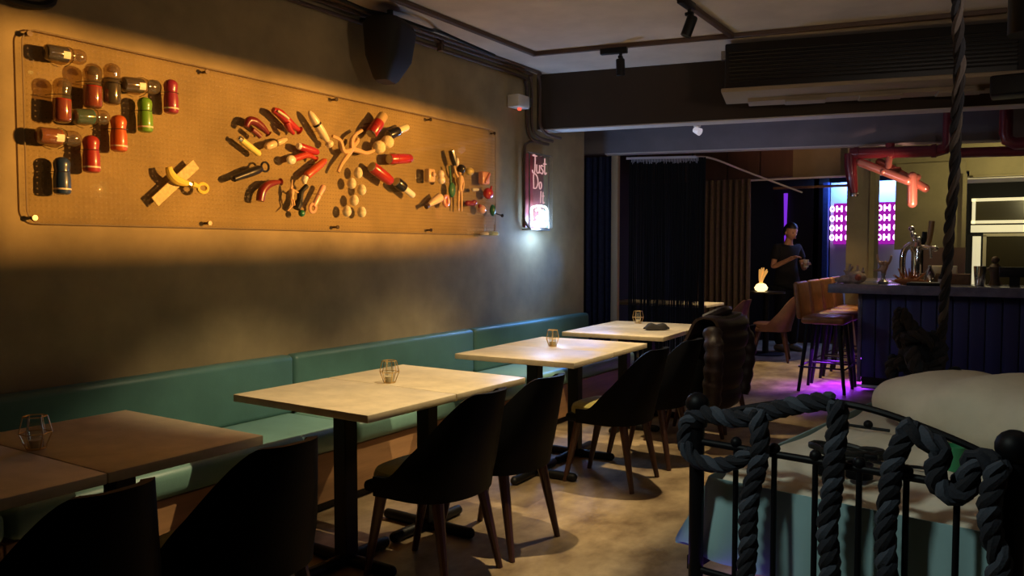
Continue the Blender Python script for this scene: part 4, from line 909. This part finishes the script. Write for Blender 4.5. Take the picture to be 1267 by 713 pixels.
ty = thing('bar_tray', 'flat black tray on the bar in front of the rust plant', 'tray', (-.84, 8.27, ZB)); MB().box((0, 0, .014), (.28, .16, .028), bev=.005).build('base', 'black', ty); MB().box((.01, .0, .030), (.25, .13, .004)).build('mat', mat('tray_mat', (.30, .27, .22), .5), ty)
for i, (x, wd) in enumerate(((-.78, .13), (-.645, .07))):
    o = MB().box((0, 0, .055), (wd, .05, .075), bev=.006).build('napkin_box', mat('cream_paper', (.85, .75, .45), .6) if 'cream_paper' not in bpy.data.materials else bpy.data.materials['cream_paper'], None, (x, 8.72, ZB + .03)); tag(o, ['cream paper box right of the beer tap', 'small cream paper box right of the hanging rope'][i], 'box')  # both boxes share one even cream colour
wb = MB().box((0, 0, 0), (.44, .12, .10), bev=.004).build('wooden_crate', mat('crate_wood', (.16, .085, .04), .6, var=.2, scale=20), None, (-.72, 8.72, ZB - .018 + .05)); wb.dimensions
wb.location.z = ZB + .05; tag(wb, 'low brown wooden crate on the bar under the paper boxes', 'crate')
for o in list(COL.objects):
    if o.name.startswith('napkin_box'): o.location.z = ZB + .10 - .0165 + .0
bk = thing('dark_bottle', 'short dark bottle left of the hanging rope on the bar', 'bottle', (-.70, 8.33, ZB)); MB().lathe([(0, 0), (.032, 0), (.034, .08), (.016, .105), (.014, .13), (0, .13)], n=14).build('glass', 'black', bk); MB().lathe([(.0345, .03), (.0345, .06)], n=14).build('label', mat('silver_label', (.4, .38, .35), .3), bk)
sh_ = thing('shaker_tumbler', 'steel mixing tumbler on the bar in front of the cream door', 'tumbler', (-.41, 8.45, ZB)); MB().lathe([(0, 0), (.036, 0), (.040, .01), (.052, .18), (.050, .18), (.038, .012), (0, .010)], n=22).build('cup', 'chrome', sh_)
bbx = thing('card_terminal', 'black boxy device on a stand at the right end of the bar', 'device', (-.14, 8.45, ZB)); MB().box((0, 0, .13), (.24, .12, .09), bev=.008).build('body', 'black', bbx); MB().box((0, 0, .045), (.08, .08, .085)).build('stand', 'black', bbx)
wf = thing('wooden_statuette', 'brown wooden statuette behind the black device on the bar', 'statuette', (-.30, 8.68, ZB)); MB().tube([(0, 0, 0), (0, 0, .06), (0, 0, .12), (0, 0, .17), (0, 0, .20)], [.05, .035, .04, .05, .03], 10).ball((0, 0, .235), .034).build('figure', mat('dark_wood_figure', (.10, .055, .025), .6), wf); MB().tube(spline([(.03, 0, .16), (-.09, 0, .14), (-.12, 0, .05)], 5), .012, 6).build('arm', bpy.data.materials['dark_wood_figure'], wf)

# ------------------------------------------------------------------ pipes over the bar
YB = 8.12
def PXZ(x, z): return (x * YB / 8.6, 1.38 + (z - 1.38) * YB / 8.6)
def pipe(name, pts, r, m, parent, ys=None):
    P = [(*(lambda q: (q[0], (ys[i] if ys else YB), q[1]))(PXZ(*p)),) for i, p in enumerate(pts)]
    return MB().tube(P, r, 14).build(name, m, parent)
pp = thing('red_pipework', 'oxblood red pipe with pink copper branches above the bar, left of the hanging rope', 'pipe', (0, 0, 0))
pipe('pipe', [(-1.56, 2.325), (-.80, 2.300), (-.73, 2.315), (-.70, 2.36), (-.695, 2.955)], .052, 'pipe', pp)
pipe('drop_pipe', [(-1.56, 2.325), (-1.555, 2.20), (-1.53, 2.0), (-1.515, 1.93)], [.056, .056, .045, .03], 'pipe', pp)
MB().lathe([(0, -.02), (.036, -.02), (.04, .0), (.036, .01), (0, .01)], n=16).build('nozzle', 'steel', pp, (*(lambda q: (q[0], YB, q[1]))(PXZ(-1.515, 1.92)),))
for x, z in ((-1.50, 2.322), (-1.18, 2.313), (-.82, 2.302)):
    q = PXZ(x, z); MB().cyl((q[0] - .02, YB, q[1]), (q[0] + .02, YB, q[1]), .060).build('flange', 'pipe', pp)
pipe('riser', [(-1.2, 2.32), (-1.2, 2.40)], .04, 'pipe', pp)
pr_ = thing('red_pipework', 'oxblood red pipe at the right edge dropping from the beam', 'pipe', (0, 0, 0))
pipe('pipe', [(-.245, 2.955), (-.245, 2.42), (-.23, 2.36), (-.17, 2.325), (.15, 2.318)], .052, 'pipe', pr_)
pipe('pipe', [(-.64, 2.285), (.15, 2.262)], .045, 'pipe', pr_, [8.25, 8.25])
def rpipe(a, b, r, ya, yb, nm='pipe'):
    A = PXZ(*a); B = PXZ(*b); o = MB().capsule((A[0], ya, A[1]), (B[0], yb, B[1]), r, 14, 5).build(nm, 'copper', pp); o['label'] = 'pink copper pipe'
rpipe((-1.46, 2.23), (-1.02, 2.02), .038, 8.12, 7.98); rpipe((-1.30, 2.235), (-.88, 1.95), .038, 8.2, 8.06); rpipe((-.985, 2.06), (-.98, 1.81), .042, 8.0, 8.0, 'drop_pipe')
rpipe((-1.20, 2.29), (-1.205, 2.14), .028, 8.12, 8.05, 'link'); rpipe((-1.24, 2.12), (-1.12, 2.14), .028, 8.03, 8.12, 'link'); rpipe((-1.01, 2.04), (-.95, 2.06), .03, 8.0, 8.09, 'link')
light('pipe_spot', 'SPOT', (-.62, 7.35, 1.50), 110, (1, .50, .36), (-1.02, 8.0, 1.88), size=.05, angle=34, blend=.8)

# ------------------------------------------------------------------ bed
ang = math.radians(8); BO = Vector((-1.07, 2.76, 0)); UU = Vector((math.cos(ang), -math.sin(ang), 0)); NN = Vector((math.sin(ang), math.cos(ang), 0))
def bd(t, n, z): return BO + UU * t + NN * n + Vector((0, 0, z))
bed = thing('iron_bed', 'black iron bed with cream sheet and teal valance, footboard toward the camera', 'bed', BO, -ang)
T0, T1 = .08, 1.048
for t in (T0, T1):
    MB().cyl((t, 0, 0), (t, 0, .79), .030 if t > 1 else .026).ball((t, 0, .83), .042 if t < 1 else .050).lathe([(.034, .0), (.036, .02), (.034, .04)], Matrix.Translation((t, 0, .75)), 14).build('post', 'iron', bed)
    MB().cyl((t, 1.98, 0), (t, 1.98, .52), .026).build('head_post', 'iron', bed)
MB().cyl((T0, 0, .697), (T1, 0, .697), .0125).build('rail', 'iron', bed); MB().cyl((T0, 0, .235), (T1, 0, .235), .0125).build('rail', 'iron', bed)
for k in range(6):
    t = .228 + .1363 * k; MB().cyl((t, 0, .235), (t, 0, .72), .0095).ball((t, 0, .715), .02, n=10, m=6).build('spindle', 'iron', bed)
MB().tube(spline([(T0, 0, .77), (.19, 0, .815), (.32, 0, .855), (.45, 0, .885), (.564, 0, .895), (.68, 0, .885), (.81, 0, .855), (.94, 0, .815), (T1, 0, .77)], 6), .011, 8).build('arch', 'iron', bed)
for t in (T0 - .02, T1 + .02): MB().box((t, .99, .25), (.03, 1.98, .05)).build('side_rail', 'iron', bed)
MB().box((.60, 1.02, .42), (.93, 1.86, .26), bev=.05, seg=4).build('mattress', 'sheet', bed)
rnd = random.Random(3)
def shf(u, v):
    t = .095 + 1.02 * u; n = .07 + 1.85 * v; z = .562 + .007 * math.sin(40 * u + 17 * math.sin(3 * v)) * math.sin(3 * v + 1) + .008 * math.sin(9 * u + 4 * v) + .006 * math.sin(23 * v + 5 * u) + .004 * math.sin(31 * u - 12 * v)
    e = max(0, (.05 - u) / .05); e2 = max(0, (u - .95) / .05); z -= .05 * e ** 1.5 + .05 * e2 ** 1.5 + .035 * max(0, (.03 - v) / .03)
    return Vector((t + .02 * e, n, z)), Vector((0, 0, 1))
MB().solid(shf, 46, 60, .012).build('sheet', 'sheet', bed)
# valance round foot and sides
path = [(.085, 1.95), (.085, .11), (.09, .075), (.12, .07), (1.09, .07), (1.12, .075), (1.125, .11), (1.125, 1.95)]
pa = arc_len_resample([Vector((a, b, 0)) for a, b in path], .012)
def skf(u, v):
    i = min(int(u * (len(pa) - 1) + .5), len(pa) - 1); p = pa[i]; q = pa[min(i + 1, len(pa) - 1)] - pa[max(i - 1, 0)]; nrm = Vector((q.y, -q.x, 0)).normalized() * (1)
    s = i * .012; d = 1 - v; corner = math.exp(-((s - 1.90) / .07) ** 2)
    w_ = (.007 * math.sin(s * 34) + .005 * math.sin(s * 71 + 1)) * d * (1 + 3 * corner) + .15 * corner * d ** 1.2 * (1 - .3 * d ** 6)
    out = Vector((p.x - .56, p.y - 1.0, 0)); nn = nrm if nrm.dot(out) > 0 else -nrm
    if corner > .05: nn = (nn * (1 - corner) + Vector((-.85, .0, 0)) * corner).normalized()
    return p + nn * w_ + Vector((0, 0, .25 + .305 * v + .01 * math.sin(s * 9) * d + .05 * corner * d ** 5)), nn
MB().solid(skf, len(pa), 10, .006).build('valance', 'skirt', bed)
light('bed_underlight', 'AREA', bd(.35, .5, .235), 1.0, (.30, .10, 1), bd(.35, .35, 0), size=.8, sy=.6)
light('bed_edge_led', 'AREA', bd(.05, .02, .235), .10, (.34, .14, 1), bd(.05, .12, .6), size=.5, sy=.03)

pw = thing('pillow', 'large cream bolster pillow lying across the far end of the bed', 'pillow', bd(.98, 1.22, .545) + Vector((-.13, .09, 0)), .55 - ang - 1.02)
def pf(u, v):
    a = 2 * PI * u; q = 2 * v - 1; wv = (1 - abs(q) ** 4) ** .5
    return Vector((.62 * q, .30 * wv * math.copysign(abs(math.cos(a)) ** .8, math.cos(a)) + .012 * math.sin(9 * q), .14 + .155 * wv * math.copysign(abs(math.sin(a)) ** .85, math.sin(a)) * (1 + .10 * math.sin(4 * q + 1)) + .012 * math.sin(12 * q + a)))
MB().grid(pf, 36, 30, True).build('cushion', 'sheet', pw)
MB().tube([(.58 * math.cos(k / 10 * PI) , -.0 + .0 * k, .14) for k in (0, 10)], .004, 5).build('seam', 'sheet', pw)

# ------------------------------------------------------------------ braided ropes
def braid(name, label, pts, r, mats=('rope_dark', 'rope_mid', 'rope_grey'), pitch=.14, grp='braided ropes on the bed footboard', parent=None, ph=0, cat='rope', part=None):
    P = arc_len_resample(spline(pts, 10), r * .55); n = len(P)
    t = parent if parent is not None else thing(name, label, cat, (0, 0, 0), 0, grp)
    F = []; up = None; s = 0
    for i, p in enumerate(P):
        d = (P[min(i + 1, n - 1)] - P[max(i - 1, 0)]).normalized()
        if up is None: up = d.orthogonal().normalized()
        up = (up - d * up.dot(d)).normalized(); F.append((p, up, d.cross(up), s)); s += r * .55
    for k in range(3):
        Q = []; W = []
        for p, a, b, s in F:
            th = 2 * PI * s / pitch + 2 * PI * k / 3 + ph; lump = 1 + .22 * math.sin(s * 2 * PI / pitch * 1.5 + k * 2)
            Q.append(p + a * (math.cos(th) * r * .52) + b * (math.sin(th) * r * .52)); W.append(r * .56 * lump)
        W[0] = W[-1] = r * .3
        MB().tube(Q, W, 7).build(part or 'strand', mats[k], t)
    return t
def W3(l_, n=-.02): return [bd(t, n if not callable(n) else n(t), z) for t, z in l_]
braid('braided_rope', 'navy and grey braid wound along the left half of the bed arch', W3([(.04, .66), (.045, .76), (.09, .80), (.15, .80), (.20, .795), (.254, .80), (.325, .835), (.407, .862), (.474, .880), (.563, .903)], -.012), .031, ph=.5)
braid('braided_rope', 'short braid sagging in a loop from the left bed post', W3([(.045, .69), (.085, .645), (.166, .634), (.241, .652), (.30, .70)], -.035), .027, ph=1)
braid('braided_rope', 'braid hanging down the footboard between first and second bars, left one', W3([(.322, .845), (.330, .76), (.325, .69), (.303, .58), (.293, .47), (.288, .36), (.285, .26)], -.035), .032)
braid('braided_rope', 'braid hanging from the top centre of the bed arch', W3([(.572, .905), (.578, .84), (.577, .764), (.562, .632), (.556, .50), (.560, .40), (.556, .27)], -.03), .033, ph=2)
braid('braided_rope', 'braid hanging at the right of the centre, below the iron arc', W3([(.79, .875), (.775, .82), (.752, .76), (.732, .66), (.726, .54), (.732, .44), (.728, .27)], -.03), .032, ph=1.5)
braid('braided_rope', 'thick braid knotted in loops along the right half of the arch', W3([(.76, .85), (.80, .835), (.84, .815), (.875, .80), (.862, .74), (.868, .70), (.90, .675), (.94, .69), (.945, .74), (.955, .79), (.985, .795), (1.02, .775)], -.03), .032, ph=.2)
braid('braided_rope', 'rightmost braid hanging beside the right bed post', W3([(1.025, .80), (1.01, .72), (1.0, .65), (1.006, .58), (1.03, .52), (1.022, .45), (1.0, .36), (1.03, .27)], -.05), .031, ph=.9)
braid('hanging_rope', 'thick dark braid hanging from the ceiling over the pillow', [(-.268, 3.45, 2.80), (-.266, 3.50, 2.30), (-.262, 3.57, 2.02), (-.285, 3.75, 1.64), (-.318, 3.97, 1.31), (-.338, 4.13, 1.09), (-.355, 4.22, .97)], .021, ('rope_brown', 'rope_tan', 'rope_dark'), .22, None)
hk = thing('rope_hook', 'dark ceiling plate with a small yellow lamp where the rope hangs', 'hook', (-.268, 3.45, 2.80)); MB().box((0, 0, .045), (.12, .12, .05), bev=.01).cyl((0, 0, -.06), (0, 0, .03), .015).build('plate', 'black', hk); MB().ball((-.075, -.02, .0), .018).build('yellow_lamp', glow('yellow_bulb', (1, .75, .15), 4), hk)
kf = thing('knotted_rope_figure', 'dark bundle of knotted braids sitting on the pillow under the hanging rope', 'ornament', (0, 0, 0))
for pts, r in (([(-.53, 4.32, 1.09), (-.54, 4.31, 1.0), (-.53, 4.30, .93), (-.47, 4.28, .90)], .035), ([(-.38, 4.3, .99), (-.36, 4.27, .91), (-.37, 4.26, .84), (-.41, 4.27, .78)], .036), ([(-.52, 4.28, .94), (-.44, 4.24, .97), (-.37, 4.26, .93), (-.41, 4.30, .86), (-.5, 4.3, .86), (-.54, 4.27, .80)], .034), ([(-.48, 4.24, .91), (-.46, 4.22, .84), (-.43, 4.22, .78), (-.42, 4.20, .73)], .038),
                ([(-.50, 4.3, .84), (-.44, 4.26, .82), (-.39, 4.28, .80)], .036), ([(-.55, 4.30, .86), (-.57, 4.30, .80), (-.56, 4.3, .745)], .03), ([(-.53, 4.30, 1.08), (-.49, 4.28, 1.02), (-.45, 4.26, .97)], .03), ([(-.46, 4.3, .93), (-.42, 4.3, .90), (-.45, 4.3, .86)], .05)):
    braid('', '', pts, r, ('rope_dark', 'rope_brown', 'rope_brown'), .12, None, kf, part='braid_strand')
MB().ball((-.46, 4.30, .86), (.085, .05, .11)).build('core', 'rope_dark', kf)
ht = MB().tube(spline([(-.40, 4.16, .775), (-.345, 4.13, .770), (-.315, 4.13, .785), (-.31, 4.14, .82), (-.30, 4.15, .835), (-.275, 4.15, .835), (-.262, 4.14, .80)], 6), .010, 7).build('black_strap', 'iron'); tag(ht, 'thin black strap with a hooked end lying on the pillow', 'strap')
# things lying on the sheet
def coil(c, rx, ry, z, r, nturn=2):
    return MB().tube([(c[0] + rx * (1 + .12 * math.sin(3 * a)) * math.cos(a), c[1] + ry * math.sin(a), z + .012 * math.sin(2.3 * a) + r) for a in [2 * PI * nturn * k / (24 * nturn) for k in range(24 * nturn + 1)]], r, 7)
cc = thing('strap_coil', 'coiled black leather strap on the sheet behind the footboard', 'strap', (-.60, 3.34, .572)); coil((0, 0), .13, .06, .004, .011, 3).build('coil', 'black', cc); MB().box((.10, -.05, .02), (.05, .035, .02), bev=.005).build('buckle', 'iron', cc)
cf = thing('leather_cuffs', 'pair of black leather cuffs on the sheet in front of the coiled strap', 'cuffs', (-.56, 3.04, .572))
for dx in (-.05, .06): MB().lathe([(.042, 0), (.046, .0), (.046, .05), (.042, .05), (.042, 0)], n=20).build('cuff', 'shell', cf, (dx, .0, 0))
MB().tube([(-.01, 0, .03), (.005, -.01, .025), (.02, 0, .03)], .006, 6).build('link', 'iron', cf)
rd = thing('knobbed_rod', 'thin black rod with a round knob on the sheet near the pillow', 'rod', (-.62, 3.86, .578)); MB().cyl((-.09, 0, .008), (.11, -.03, .008), .007, n=8).build('shaft', 'iron', rd); MB().ball((.02, -.015, .022), .02).build('knob', 'iron', rd)
s2 = thing('flat_strap', 'black strap end with red edge on the sheet right of the centre braid', 'strap', (-.40, 3.24, .574)); MB().tube(spline([(-.10, .02, .01), (-.02, -.02, .012), (.06, .01, .01), (.13, .0, .01)], 6), .014, 7, flat=.4).build('band', 'shell', s2)
gc = thing('green_cup', 'small green cup on the sheet seen through the knotted braid', 'cup', (-.225, 3.33, .572)); MB().lathe([(0, 0), (.034, 0), (.044, .09), (.041, .09), (.03, .006), (0, .006)], n=18).build('cup', mat('green_plastic', (.03, .22, .09), .4), gc)
